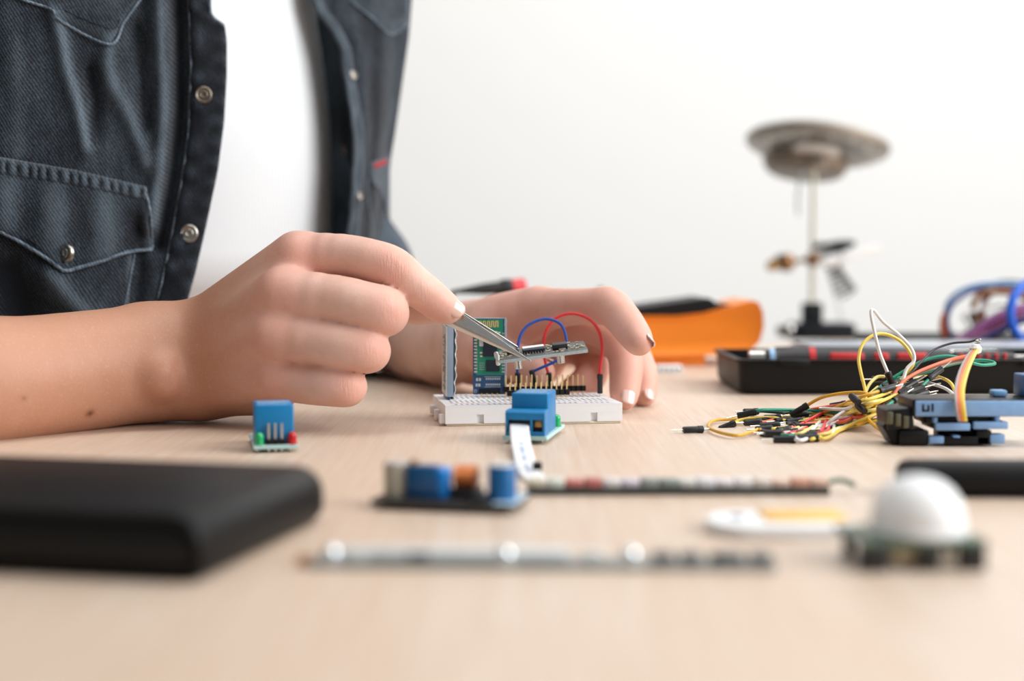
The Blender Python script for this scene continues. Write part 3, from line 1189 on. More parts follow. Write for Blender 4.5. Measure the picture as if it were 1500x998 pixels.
# ---- bluetooth style radio module
def radio_module(name, label, loc, rot):
    t = thing(name, label, 'circuit module', loc, rot=rot, group='radio modules on the breadboard')
    MB().bx(-8.0, 8.0, 0, 1.2, 0, 37).build('carrier_board', PCB_BLUE, t, bevel=0.15)
    MB().bx(-8.05, 8.05, -0.02, 1.22, 36.9, 37.25).bx(7.2, 8.35, -0.9, 1.3, 4.0, 36.8).build('shrink_film', M('clear_shrink_film', (196, 212, 222), 0.15, alpha=0.45), t)
    MB().bx(-6.6, 6.6, -0.9, -0.1, 9.6, 36.6).build('radio_board', PCB_GREEN, t)
    mb_ = MB()
    xs = -5.2
    zt, zb = 36.0, 32.8
    for i in range(5):                      # meandering aerial
        mb_.bx(xs, xs + 0.5, -1.0, -0.9, zb, zt)
        mb_.bx(xs, xs + 1.5, -1.0, -0.9, zt - 0.5, zt)
        mb_.bx(xs + 1.0, xs + 1.5, -1.0, -0.9, zb, zt)
        if i < 4:
            mb_.bx(xs + 1.0, xs + 2.5, -1.0, -0.9, zb, zb + 0.5)
        xs += 2.0
    mb_.build('aerial_trace', GOLD, t, flat=True)
    p0 = None
    for i in range(13):
        for sx in (-1, 1):
            if p0 is None:
                p0 = MB().box((0, 0, 0), (1.5, 0.35, 0.85)).build('solder_pad', SOLDER, t, bevel=0.1)
                p0.location = (-6.7 * S, -0.95 * S, 11.2 * S)
            else:
                link_copy(p0, 'solder_pad', t, (sx * 6.7, -0.95, 11.2 + i * 1.55))
    MB().rbox((0.3, -1.4, 22.5), (7.0, 1.0, 7.6), 0.15, 1).build('chip', CHIP, t)
    MB().rbox((1.6, -1.4, 14.2), (6.6, 1.0, 5.6), 0.15, 1).build('chip', CHIP, t)
    MB().rbox((-4.0, -1.5, 25.5), (2.0, 1.1, 3.6), 0.3, 2).build('crystal', M('brushed_can', (200, 202, 204), 0.3, 1.0), t)
    for cx, cz in ((-4.0, 20.5), (-3.9, 18.8), (4.6, 30.2), (4.7, 28.6), (3.2, 30.6), (5.2, 26.0), (5.3, 21.0)):
        MB().bx(cx - 0.6, cx + 0.6, -1.3, -0.9, cz - 0.35, cz + 0.35).build('capacitor', M('ceramic_part', (214, 208, 190), 0.5), t)
    mb_ = MB()
    for i in range(7):
        for j in range(2):
            mb_.bx(-1.8 + i * 1.05, -1.1 + i * 1.05, -0.25, 0, 7.2 - j * 2.8, 8.1 - j * 2.8)
    for i in range(3):
        for j in range(4):
            mb_.bx(-4.7 + i * 0.9, -4.3 + i * 0.9, -1.0, -0.9, 12.2 + j * 1.0, 12.6 + j * 1.0)
    for x_, z_ in ((-6.0, 7.3), (-4.6, 7.3), (-6.2, 4.6), (-4.9, 4.6)):
        mb_.bx(x_ - 0.5, x_ + 0.5, -0.25, 0, z_ - 0.7, z_ + 0.7)
    tag(mb_.build('small_pads', SOLDER, t, flat=True), kind='stuff')
    MB().bx(-2.3, 5.6, -0.12, 0, 3.6, 3.75).bx(-2.3, 5.6, -0.12, 0, 8.6, 8.75).bx(-7.4, -6.2, -0.12, 0, 0.9, 1.05).bx(-7.4, -6.2, -0.12, 0, 2.1, 2.25).bx(
        -7.4, -7.25, -0.12, 0, 0.9, 2.25).bx(-6.35, -6.2, -0.12, 0, 0.9, 2.25).build('silkscreen', SILK, t, flat=True)
    for i in range(4):
        MB().bx(-3.8 + i * 2.54 - 0.3, -3.8 + i * 2.54 + 0.3, -2.6, 0.2, 0.3, 0.9).bx(-3.8 + i * 2.54 - 0.3, -3.8 + i * 2.54 + 0.3, -2.6, -2.0, -3.0, 0.9).build('pin', GOLD, t, flat=True)
    MB().bx(-5.1, 5.1, -2.0, 0, 0.8, 2.8).build('pin_housing', BLACK, t, bevel=0.2)
    return t


a = P(717, 578, 687)
radio_module('radio_module', 'upright blue and green radio module with gold zigzag aerial facing the camera', a, (3, 0, 1.5))
a = P(656, 583, 680)
eo = radio_module('radio_module', 'upright radio module seen edge-on at the left end of the breadboard', (a.x, a.y, a.z - 0.5), (0, -3.0, 99.5))
FILM = M('milky_shrink_film', (190, 198, 204), 0.3, var=0.2, scale=250, bump=0.5)
rows = []
for j in range(26):
    z_ = 2.2 + j * 1.36
    rows.append([Vector((x_, -2.3 - 0.45 * math.sin(j * 1.3 + x_) - (0.4 if 10 < z_ < 33 else 0.0), z_)) for x_ in (-8.2, -5, -1, 3, 7, 8.4)])
MB().grid(rows).build('film_front', FILM, eo, solid=0.4, angle=180)
MB().bx(-8.3, 8.3, 1.25, 1.9, 2.5, 35.5).build('film_rear', M('white_printed_film', (214, 214, 210), 0.4), eo)
MB().bx(-8.45, -8.05, -1.6, 1.4, 2.2, 36.2).build('film_edge', M('blue_grey_film_edge', (140, 158, 176), 0.3), eo)
mb = MB()
random.seed(9)
for j in range(30):
    mb.bx(-7 + random.uniform(0, 3), -2 + random.uniform(0, 8), 1.9, 1.95, 5 + j * 0.9, 5.4 + j * 0.9)
tag(mb.build('printed_text', M('black_print', (40, 40, 44), 0.6), eo, flat=True), kind='stuff')

# ---- board gripped by the tweezers
ctr = (P(731, 524, 646) + P(855, 508, 652)) / 2
brd = thing('microcontroller_board', 'small grey board held level in the tweezers above the breadboard', 'circuit board', ctr, rot=(9.5, -7.0, 3.0))
BOARD_GREY = M('grey_circuit_board', (84, 86, 84), 0.42, var=0.3, scale=900)
MB().bx(-20.5, 20.5, -8.5, 8.5, -0.8, 0.8).build('board', BOARD_GREY, brd, bevel=0.15)
MB().bx(-20.3, 20.3, -8.62, -8.4, -0.8, 0.65).build('board_edge', M('cut_edge_grey', (170, 182, 184), 0.5, var=0.15, scale=1200), brd)
chip = MB().rbox((-3.5, 0.5, 1.7), (10.0, 7, 1.6), 0.15, 1).build('chip', CHIP, brd)
for i in range(8):
    MB().bx(-8 + i * 1.27 - 0.22, -8 + i * 1.27 + 0.22, -4.6, -2.9, 0.8, 1.5).build('chip_leg', TIN, brd, flat=True)
    MB().bx(-8 + i * 1.27 - 0.22, -8 + i * 1.27 + 0.22, 3.9, 5.6, 0.8, 1.5).build('chip_leg', TIN, brd, flat=True)
MB().bx(-8.4, 1.4, 0.2, 3.8, 2.45, 2.75).build('chip_label', M('white_paper_label', (232, 232, 228), 0.6), brd)
MB().rbox((8.5, -0.5, 2.0), (6.8, 5.6, 2.4), 0.25, 2).build('regulator', M('regulator_black', (28, 28, 30), 0.4), brd)
MB().rbox((9.2, -4.3, 1.2), (3.2, 2.2, 0.9), 0.2, 2).build('regulator_tab', TIN, brd)
MB().rbox((-13, 1, 1.6), (5.5, 5, 1.5), 0.2, 1).build('chip', CHIP, brd)
mb = MB()
random.seed(3)
for i in range(95):
    x_, y_ = random.uniform(-19, 19), random.uniform(-7.6, 7.8)
    if -9.5 < x_ < 2.5 and -5 < y_ < 6 or 4.6 < x_ < 12.4 and -5.6 < y_ < 3:
        continue
    w, d = random.choice(((1.6, 0.8), (0.8, 1.5), (1.1, 1.1)))
    mb.box((x_, y_, 1.0), (w, d, random.uniform(0.3, 0.9)))
tag(mb.build('surface_parts', M('solder_and_ceramic', (196, 186, 164), 0.35, 0.5, var=0.4, scale=700), brd, flat=True), kind='stuff')
mb = MB()
for i in range(7):
    mb.lathe([(0.0, 1.1), (0.7, 1.0), (1.0, 0.6), (1.1, 0), (1.1, -1.4), (0.6, -1.8), (0, -1.9)], 8, (-20.2 + random.uniform(-0.4, 0.4), -7.6 + i * 2.5, 0))
tag(mb.build('solder_blobs', SOLDER, brd), kind='stuff')
for x_, y_ in ((-11.5, -6.5), (8.0, -6.0)):
    MB().lathe([(0, -4.6), (1.7, -4.6), (1.9, -4.4), (1.9, -1.6), (2.3, -1.4), (2.3, -0.8), (0, -0.8)], 20, (x_, y_, 0)).build('metal_can', STEEL, brd)

# ---- tweezers
tip = P(778, 529.5, 634)
mid = P(664, 466, 641)
d_ax = (mid - tip).normalized()
LEN = 118.0
tz = thing('tweezers', 'fine-pointed steel tweezers between thumb and index finger', 'tweezers', tip)
side = d_ax.cross(Vector((0, -1, 0.0))).normalized()
nrm = side.cross(d_ax).normalized()
if nrm.y > 0:
    nrm = -nrm
if side.z < 0:
    side = -side


def tweezer_arm(off_tip, off_mid, off_end, fn, name, lift=0.0, t0=0.0):
    prof = [(0, 0.35), (4, 0.6), (10, 1.15), (20, 2.2), (32, 3.3), (42, 4.2), (55, 4.9), (75, 4.9), (100, 4.4), (116, 3.4), (LEN, 3.0)]
    rows_ = []
    for t_, w in prof:
        if t_ < t0:
            continue
        o = np.interp(t_, [0, 8, 42, 90, LEN], [off_tip, off_tip * 1.3 + 0.2 * fn, off_mid, off_mid * 0.7, off_end])
        c = tip + d_ax * t_ + nrm * o + Vector((0, 0, lift * max(0.0, 1 - t_ / 45)))
        bow = 0.10 * w
        rows_.append([c + side * (-w) - nrm * fn * bow, c + side * (-w * 0.55), c + nrm * fn * bow * 0.6, c + side * (w * 0.55), c + side * w - nrm * fn * bow])
    return MB().grid(rows_).build(name, STEEL, tz, world=True, solid=1.1, angle=30, bevel=0.2)


tweezer_arm(0.4, 2.2, 0.5, 1, 'arm')
tweezer_arm(-12.0, -8.0, -1.2, -1, 'arm', 1.6, 10)

# ================================================================== jumper wires
CON = M('black_wire_connector', (20, 20, 22), 0.4)
WIRE = {
    'yellow': M('yellow_wire', (240, 208, 92), 0.4), 'amber': M('amber_wire', (220, 168, 46), 0.4), 'white': M('white_wire', (232, 230, 228), 0.4),
    'green': M('green_wire', (16, 140, 112), 0.4), 'red': M('red_wire', (224, 48, 52), 0.4), 'orange': M('orange_wire', (232, 110, 72), 0.4),
    'blue': M('blue_wire', (20, 72, 158), 0.4), 'black': M('black_wire', (44, 36, 44), 0.4), 'grey': M('grey_wire', (170, 164, 160), 0.45),
    'brown': M('brown_wire', (132, 84, 70), 0.45), 'pale': M('pale_yellow_wire', (240, 222, 130), 0.4)}


def jumper(pts, color, label, group=None, start=True, end=True, r=0.78, conn_len=9.5, conn_r=1.65, pin_len=5.5, n=7):
    """one wire: cable along pts, moulded connector and pin on the ends asked for"""
    pts = [Vector(p) for p in pts]
    base = min(pts, key=lambda p: p.z)
    t = thing('jumper_wire', label, 'wire', base, group=group)
    cab = spline(pts, n)
    MB().tube(cab, r, 8).build('cable', WIRE[color], t, world=True, angle=180)
    for flag, p, nx in ((start, cab[0], cab[1]), (end, cab[-1], cab[-2])):
        if not flag:
            continue
        d = (p - nx).normalized()
        if isinstance(flag, (tuple, Vector)):
            d = Vector(flag).normalized()
        e0 = p - d * 1.0
        mb_ = MB()
        ks = ((0, 0.75), (0.3, 1.0), (2.2, 1.0), (2.4, 0.9), (conn_len - 0.4, 0.9), (conn_len, 0.8))
        mb_.tube([e0 + d * k_ for k_, _ in ks], [conn_r * f_ for _, f_ in ks], 12)
        c = mb_.build('connector', CON, t, world=True, angle=40)
        if pin_len:
            MB().cyl(e0 + d * conn_len, e0 + d * (conn_len + pin_len), 0.34, 0.28, 6).build('pin', TIN, t, world=True)
    return t


dn = Vector((0, 0, -1))
jumper([P(758, 549, 692), P(758, 535, 691), P(760, 500, 692), P(772, 478, 694), P(797, 467.5, 695), P(820, 474, 693), P(829, 493, 690), P(829, 512, 688), P(818, 527, 688), P(795, 538, 690), P(779, 545, 693)],
       'blue', 'blue jumper wire looping up from the breadboard behind the held board', start=tuple(dn + Vector((0.03, 0, 0))), end=(0.25, 0, -1), conn_len=11, pin_len=3, conn_r=1.4, r=0.75)
jumper([P(804, 549, 697), P(800, 535, 697), P(796, 510, 698), P(800, 485, 699), P(815, 466, 700), P(838, 459.5, 699), P(862, 467, 696), P(877, 485, 692), P(882, 510, 689), P(879, 540, 688), P(879, 551, 688)],
       'red', 'red jumper wire arching high over the right half of the breadboard', start=(0.2, 0, -1), end=(0, 0, -1), conn_len=9.5, pin_len=3, conn_r=1.5, r=0.78)

# ================================================================== relay boards
def relay_box(parent, cx, cy, z0, w, d, h):
    MB().rbox((cx, cy, z0 + h / 2), (w, d, h), 0.7, 3).build('relay', RELAY_BLUE, parent)
    mb_ = MB()
    random.seed(5)
    for r_ in range(5):
        x_ = cx - w * 0.4
        while x_ < cx + w * 0.36:
            l = random.uniform(0.5, 1.6)
            mb_.bx(x_, x_ + l, cy - d * 0.36 + r_ * d * 0.17, cy - d * 0.36 + r_ * d * 0.17 + 0.9, z0 + h - 0.02, z0 + h + 0.03)
            x_ += l + 0.5
    tag(mb_.build('printed_text', M('pale_blue_print', (196, 216, 230), 0.6), parent, flat=True), kind='stuff')


def led(parent, c, mat, r=1.5, h=4.6):
    MB().lathe([(r * 1.15, 0), (r * 1.15, 0.8), (r, 0.8), (r, h - r), (r * 0.87, h - r * 0.5), (r * 0.5, h - r * 0.13), (0, h)], 16, c).build('led', mat, parent)


a = T(404, 664, 0)
rl = thing('relay_module', 'blue relay module standing before the fist, green and red LED facing the camera', 'relay', (a.x, a.y, 0), 13, group='blue relay modules')
MB().bx(-8.6, 8.8, 0, 40, 1.6, 3.2).build('board', PCB_PALE, rl, bevel=0.15)
relay_box(rl, -0.2, 12.8, 3.2, 15.2, 19, 15.6)
led(rl, (-6.2, 1.8, 3.2), LED_GREEN, 1.7, 5.0)
led(rl, (6.6, 1.8, 3.2), LED_RED, 1.7, 5.0)
for i in range(3):
    MB().bx(-2.54 + i * 2.54 - 1.27, -2.54 + i * 2.54 + 1.27, 0.6, 3.0, 3.2, 5.4).build('pin_housing', BLACK, rl, bevel=0.25)
    MB().bx(-2.54 + i * 2.54 - 0.4, -2.54 + i * 2.54 + 0.4, 1.4, 2.2, 0.4, 11.6).build('pin', TIN, rl, flat=True)
MB().rbox((1.5, 31, 8.2), (12, 10, 10), 0.5, 2).build('terminal_block', RELAY_BLUE, rl)
for x_, y_ in ((-7, 3), (5.5, 3), (-7, 36), (6, 36)):
    MB().lathe([(0.2, 0), (0.7, 0.3), (1.0, 1.6), (0, 1.7)], 10, (x_, y_, 0)).build('solder_joint', SOLDER, rl)

fl, fr, br = T(740, 651, 0), T(799, 655, 0), T(824, 631, 0)
ang = math.degrees(math.atan2(-(br.x - fr.x), br.y - fr.y))
rc = thing('relay_module', 'blue relay module in front of the breadboard with a white ribbon cable in its terminal', 'relay', (fl.x, fl.y + 1, 0), -11, group='blue relay modules')
MB().bx(-1.0, 17.6, -1.0, 46, 1.8, 3.4).build('board', PCB_PALE, rc, bevel=0.15)
# two-step terminal block in front
mb = MB().prism([(0, 3.4), (0, 13.2), (2.2, 13.9), (6.5, 13.9), (9, 13.9), (9, 3.4)], 0, 16.6, 'xz')
blk = MB()
prof = [(0, 3.4), (0, 5.2), (2.6, 5.2), (2.6, 10.0), (0, 10.0), (0, 13.0), (1.2, 13.9), (9, 13.9), (9, 3.4)]
vs = [(0.0, y_, z_) for y_, z_ in prof] + [(16.6, y_, z_) for y_, z_ in prof]
n_ = len(prof)
blk.add(vs, [tuple(range(n_)), tuple(range(2 * n_ - 1, n_ - 1, -1))] + [(i, n_ + i, n_ + (i + 1) % n_, (i + 1) % n_) for i in range(n_)])
blk.bx(0, 1.1, 0, 3, 5.0, 10.2).bx(15.5, 16.6, 0, 3, 5.0, 10.2).bx(10.3, 11.3, 0, 3, 5.0, 10.2)
blk.build('terminal_block', RELAY_BLUE, rc, bevel=0.25)
MB().rbox((13.4, 2.6, 8.3), (3.2, 1.2, 2.8), 0.3, 2).build('clamp', BRASS, rc)
MB().bx(1.1, 15.5, 2.3, 2.6, 5.2, 10.0).build('clamp_cavity', M('dark_cavity', (30, 30, 34), 0.7), rc)
relay_box(rc, 8.4, 20.5, 3.4, 15.6, 20.5, 16.8)
led(rc, (15.6, 36, 3.4), LED_GREEN, 1.8, 5.4)
led(rc, (3.0, 36, 3.4), LED_RED, 1.8, 5.4)
for x_, y_ in ((2, 6), (9, 4), (14, 7), (14, 12), (3, 40), (12, 42)):
    MB().lathe([(0.2, 0), (0.7, 0.3), (1.0, 1.8), (0, 1.9)], 10, (x_, y_, 0)).build('solder_joint', SOLDER, rc)

# ribbon cable out of the terminal, down onto the table
pts = [P(762, 619, 590), P(761, 621, 584), P(761, 630, 577), P(763, 650, 560), P(767, 668, 538), P(771, 684, 516), T(778, 695, 0.8), T(788, 706, 0.4)]
pts = spline(pts, 6)
rows = []
for i, p in enumerate(pts):
    t = (pts[min(i + 1, len(pts) - 1)] - pts[max(i - 1, 0)]).normalized()
    s_ = t.cross(Vector((0, 0.3, 1))).normalized()
    s_.z *= 0.2
    if s_.x < 0:
        s_ = -s_
    rows.append([p + s_ * (k_ - 4) * 1.0 for k_ in range(9)])
rib = thing('ribbon_cable', 'flat white ribbon cable hanging from the front relay to the table', 'cable', (pts[-1].x, pts[-1].y, 0))
MB().grid(rows).build('ribbon', M('white_ribbon', (236, 236, 236), 0.35), rib, world=True, solid=0.35, angle=180)
mb = MB()
random.seed(11)
for i in range(18, len(pts) - 8, 1):
    if random.random() < 0.7:
        c = rows[i]
        up = Vector((0, -0.25, 0.35))
        a_, b_ = c[3] * 0.6 + c[4] * 0.4 + up, c[5] * 0.8 + c[4] * 0.2 + up
        f_ = (pts[i + 1] - pts[i]) * random.uniform(0.3, 0.6)
        mb.add([a_, b_, b_ + f_, a_ + f_], [(0, 1, 2, 3)])
tag(mb.build('printed_marking', M('pale_blue_ink', (150, 182, 226), 0.6), rib, world=True, flat=True), kind='stuff')
e = T(787, 682, 2.0)
MB().rbox((e.x, e.y, 1.6), (3.4, 5, 3.0), 0.5, 2).build('plug', BLACK, rib, world=True)

# ================================================================== step-down converter, soft in the foreground
bk = thing('voltage_converter', 'small converter board with blue capacitors and copper coil in the foreground', 'circuit board', (-43.0, 428, 0), -13)
MB().bx(0, 45, 0, 21, 1.6, 3.2).build('board', PCB_BLACK, bk, bevel=0.2)
MB().bx(38, 44.9, 0.1, 20.9, 3.2, 3.35).build('tinned_corner', M('pale_solder_mask', (190, 214, 226), 0.3), bk)


def can(parent, c, r, h, sleeve_m, top_m):
    MB().lathe([(r, 0), (r, h - 0.8), (r * 0.93, h), (r * 0.85, h)], 28, c).build('capacitor', sleeve_m, parent)
    MB().lathe([(r * 0.88, h - 0.2), (r * 0.86, h + 0.15), (0, h + 0.15)], 24, c).build('capacitor_top', top_m, parent)


ALU = M('satin_aluminium', (226, 230, 234), 0.35, 0.7)
can(bk, (5.4, 10, 3.2), 4.2, 10.2, M('beige_can', (186, 178, 160), 0.4, 0.3), ALU)  # beige body colour stands in for a reflection on a silver can
can(bk, (39.0, 9, 3.2), 4.4, 10.6, M('blue_capacitor_sleeve', (0, 94, 152), 0.35), ALU)
MB().rbox((14.6, 8.0, 8.2), (9.6, 4.8, 10), 0.4, 2).build('trimmer', M('trimmer_blue', (0, 80, 132), 0.35), bk)
MB().lathe([(0, 0), (1.3, 0), (1.3, 1.4), (0, 1.4)], 14, (11.4, 8, 13.2)).build('trimmer_screw', BRASS, bk)
MB().rbox((20.4, 9.6, 7.6), (4.0, 7.6, 9.6), 1.4, 3).build('film_capacitor', M('bright_blue_dip', (0, 124, 208), 0.3), bk)
MB().rbox((27, 12, 4.7), (9, 9, 3.0), 0.6, 2).build('coil_base', M('coil_base_black', (34, 32, 32), 0.5), bk)
for k_ in range(6):
    ang = k_ * 0
    pp = [Vector((24.2 + k_ * 1.15, 12 + 3.6 * math.cos(t_ * math.pi / 8), 9.4 + 3.2 * math.sin(t_ * math.pi / 8))) for t_ in range(17)]
    MB().tube(pp, 0.55, 8).build('coil_turn', M('copper_winding', (214, 128, 72), 0.3, 0.6), bk)
MB().cyl((23.6, 12, 9.4), (30.6, 12, 9.4), 2.6, 2.6, 20).build('coil_core', M('ferrite', (60, 56, 54), 0.6), bk)
MB().rbox((32.2, 5, 4.2), (5, 5, 2), 0.3, 2).build('chip', CHIP, bk)
for x_, y_ in ((2, 2), (2, 19), (43, 2), (43, 19)):
    MB().lathe([(0.3, 0), (0.9, 0.4), (1.2, 1.6), (0, 1.7)], 10, (x_, y_, 0)).build('solder_joint', SOLDER, bk)

# ================================================================== narrow board with parts along it, middle distance
a, b_ = T(772, 727, 0), T(1216, 726, 0)
st = thing('component_strip', 'long narrow dark board strip with a row of small coloured parts', 'circuit board', (a.x, a.y, 0), math.degrees(math.atan2(b_.y - a.y, b_.x - a.x)))
LN = (b_ - a).length
MB().bx(0, LN, 0, 9, 0.2, 2.4).build('board', M('dark_strip_board', (52, 54, 50), 0.45), st, bevel=0.2)
cols = [(206, 196, 176), (214, 218, 206), (196, 120, 110), (188, 110, 104), (222, 216, 214), (206, 200, 212), (150, 156, 150), (136, 146, 142), (208, 208, 202), (222, 222, 226), (224, 220, 220),
        (226, 222, 220), (218, 206, 196), (226, 196, 178), (212, 160, 136), (216, 180, 160)]
w = LN / len(cols)
for i, c in enumerate(cols):
    MB().rbox((w * (i + 0.5), 4.5, 3.6), (w * 0.93, 6.0, 2.6 + 0.4 * math.sin(i * 2.3)), 0.4, 2).build('surface_part', M('strip_part_%d' % i, c, 0.45), st)
MB().tube(spline([(LN - 1, 4.5, 2.2), (LN + 1, 4, 3.6), (LN + 4, 5, 4.2), (LN + 7, 4.6, 3.6), (LN + 9, 4, 2.4)], 5), 0.8, 8).build('lead_wire', M('dark_green_wire', (70, 104, 90), 0.45), st)

# ================================================================== clear LED stick, nearest strip
a, b_ = T(452, 834, 0), T(1138, 838, 0)
sk = thing('led_stick', 'long silvery LED stick lying across the front of the table', 'led strip', (a.x, a.y, 0), math.degrees(math.atan2(b_.y - a.y, b_.x - a.x)))
LN = (b_ - a).length
MB().bx(0, LN, 0, 8, 0.2, 1.8).build('board', M('silvery_stick_board', (150, 156, 156), 0.35, 0.3), sk, bevel=0.2)
MB().rbox((LN * 0.30, 4, 3.2), (LN * 0.52, 4.4, 2.8), 1.0, 3).build('diffuser', M('frosted_diffuser', (212, 218, 220), 0.35), sk)
for f_ in (0.045, 0.42, 0.69):  # mirror domes added to make the stick's round highlights
    MB().lathe([(2.3, 0), (2.3, 1.6), (1.9, 2.8), (1.0, 3.4), (0, 3.6)], 20, (LN * f_, 3.2, 1.8)).build('led_dome', M('mirror_dome', (232, 240, 244), 0.06, 0.9), sk)
for f_ in (0.10, 0.235, 0.61, 0.76, 0.82, 0.91, 0.97):
    MB().rbox((LN * f_, 4, 2.8), (5.2, 5, 2.2), 0.3, 2).build('led_chip', M('led_chip_grey', (96, 100, 102), 0.3) if f_ > 0.2 and f_ != 0.61 else M('led_chip_white', (214, 218, 216), 0.3), sk)
MB().rbox((LN * 0.88, 4, 2.6), (4, 5, 2), 0.3, 2).build('chip', CHIP, sk)
MB().rbox((-1.6, 4, 1.4), (3.4, 3, 2.2), 0.4, 2).build('copper_tab', M('copper', (202, 138, 84), 0.35, 0.8), sk)

# ================================================================== chip-on-board LED plate
a = T(1046, 791, 0)
cb = thing('led_plate', 'white LED plate with rounded end and yellow phosphor bar', 'led', (a.x, a.y, 0), 1.5)
pl = []
for i in range(17):
    t = math.pi / 2 + math.pi * i / 16
    pl.append((11 + 11 * math.cos(t), 13 + 13 * math.sin(t)))
pl = pl + [(40, 0), (40, 26)]
MB().prism(pl, 0.1, 3.4).build('plate', WHITE_PLASTIC, cb, bevel=0.4)
MB().rbox((27.6, 15.5, 3.7), (23, 15.0, 1.0), 0.4, 2).build('phosphor_bar', M('yellow_phosphor', (246, 186, 84), 0.4, sss=0.1), cb)
MB().lathe([(0, 0), (1.9, 0), (1.9, 0.5), (1.3, 0.6), (0, 0.45)], 16, (9, 15, 3.4)).build('contact', M('grey_contact', (92, 96, 104), 0.4, 0.6), cb)

# ================================================================== motion sensor with white dome
a = T(1350, 838, 0)
ps = thing('motion_sensor', 'motion sensor board under a milky white dome, near right', 'sensor', (a.x + 1.0, a.y, 0), 4)
MB().bx(-15.6, 15.6, 0, 24, 5.9, 7.4).build('board', M('dull_green_board', (78, 96, 78), 0.4), ps, bevel=0.2)
prof = [(12.0, 0), (12.2, 0.4), (12.2, 1.6), (11.6, 2.0)]
for i in range(15):
    t = i / 14 * math.pi / 2
    prof.append((11.6 * math.cos(t) ** 0.9 if i < 14 else 0.0, 3.2 + 11.2 * math.sin(t)))
MB().lathe(prof, 48, (2.0, 12, 7.4)).build('dome', M('milky_dome', (240, 242, 242), 0.45, sss=0.35), ps)
for x_, w_ in ((-12.6, 4.2), (1.0, 3.0), (12.0, 4.0)):
    MB().rbox((x_, 2.0, 3.1), (w_ + 2.4, 4.4, 5.9), 0.5, 2).build('capacitor', M('black_can', (28, 27, 27), 0.4), ps)
for x_ in (5.2, 7.8, 10.2):
    MB().bx(x_ - 0.35, x_ + 0.35, 1.6, 2.3, 0.3, 6.0).build('pin', TIN, ps, flat=True)
MB().rbox((-4.6, 4.5, 3.7), (6, 5, 4.4), 0.3, 2).build('trimmer', M('ochre_trimmer', (176, 160, 128), 0.45), ps)
MB().rbox((7.6, 3.4, 4.7), (8.2, 2.5, 2.4), 0.3, 2).build('pin_housing', BLACK, ps)
MB().rbox((4, 15, 3.9), (10, 6, 3.8), 0.3, 2).build('chip', CHIP, ps)
for x_, y_ in ((-13, 20), (13, 20)):
    MB().cyl((x_, y_, 0.2), (x_, y_, 6.0), 1.6, 1.6, 12).build('standoff', BLACK, ps)

# ================================================================== portable drive
hd = thing('portable_drive', 'black portable hard drive case with rounded edges in the left foreground', 'hard drive', (-72.0, 329, 0), -12.5)
HH, HW, HL = 16.6, 128.0, 88.0
pr = []
for cx, cz, a0, r_ in ((-4.2, 4.3, -90, 4.0), (-8.6, HH - 8.4, 0, 8.4), (-HW + 8.6, HH - 8.4, 90, 8.4), (-HW + 4.2, 4.3, 180, 4.0)):
    for i in range(9):
        t = math.radians(a0 + 90 * i / 8)
        pr.append((cx + r_ * math.cos(t), cz + r_ * math.sin(t)))


def shell(y, k, dz=0.0):
    cx, cz = -HW / 2, HH / 2
    return [Vector((cx + (x_ - cx) * (1 - k / (HW / 2)), y, cz + (z_ - cz) * (1 - k / (HH / 2)) + dz)) for x_, z_ in pr]


rings = [shell(2.2, 3.2), shell(0.0, 2.2), shell(0.0, 1.0), shell(0.7, 0.25), shell(1.8, 0), shell(HL - 10, 0), shell(HL - 5, 0.6), shell(HL - 2, 2.0), shell(HL - 0.4, 4.6), shell(HL, 6.5)]
mb = MB()
n_ = len(pr)
mb.add([p for r in rings for p in r], [(j * n_ + i, j * n_ + (i + 1) % n_, (j + 1) * n_ + (i + 1) % n_, (j + 1) * n_ + i) for j in range(len(rings) - 1) for i in range(n_)]
       + [tuple(range((len(rings) - 1) * n_, len(rings) * n_))])
mb.build('case', M('soft_black_case', (13, 12, 12), 0.45, bump=0.04, scale=1500, spec=0.18), hd)
mb = MB()
r0, r1 = shell(2.2, 3.2), shell(0.9, 3.4)
rr = [shell(2.4, 3.15), shell(0.5, 3.3), shell(0.2, 3.7)]
mb.add([p for r in rr for p in r], [(j * n_ + i, j * n_ + (i + 1) % n_, (j + 1) * n_ + (i + 1) % n_, (j + 1) * n_ + i) for j in range(2) for i in range(n_)][::-1] + [tuple(range(2 * n_, 3 * n_))])
mb.build('end_cap', M('gloss_black_cap', (8, 8, 8), 0.35, spec=0.25), hd)

# ================================================================== black bar behind the dome
a = T(1334, 731, 0)
bar = thing('black_handle', 'black rounded bar lying behind the white dome at the right edge', 'handle', (a.x, a.y, 0), -2)
MB().rbox((36, 9, 5.6), (76, 17, 11), 4.6, 5).build('grip', MATTE_BLACK, bar)
MB().rbox((76, 9, 5.6), (6, 12, 8), 1.5, 3).build('collar', BLACK, bar)

# ================================================================== tool tray with screwdriver
a = T(1084, 579, 0)
TX, TY = a.x, a.y
tray = thing('tool_tray', 'open black plastic tool tray holding a red and black screwdriver', 'tray', (TX, TY, 0))
TRAY = M('tray_black', (10, 10, 11), 0.45, bump=0.05, spec=0.25)
TL, TD, TH_ = 215.0, 95.0, 20.0


def rrect(x0_, x1_, y0_, y1_, r, n=5):
    out = []
    for cx, cy, a0 in ((x1_ - r, y0_ + r, -90), (x1_ - r, y1_ - r, 0), (x0_ + r, y1_ - r, 90), (x0_ + r, y0_ + r, 180)):
        for i in range(n + 1):
            t = math.radians(a0 + 90 * i / n)
            out.append((cx + r * math.cos(t), cy + r * math.sin(t)))
    return out


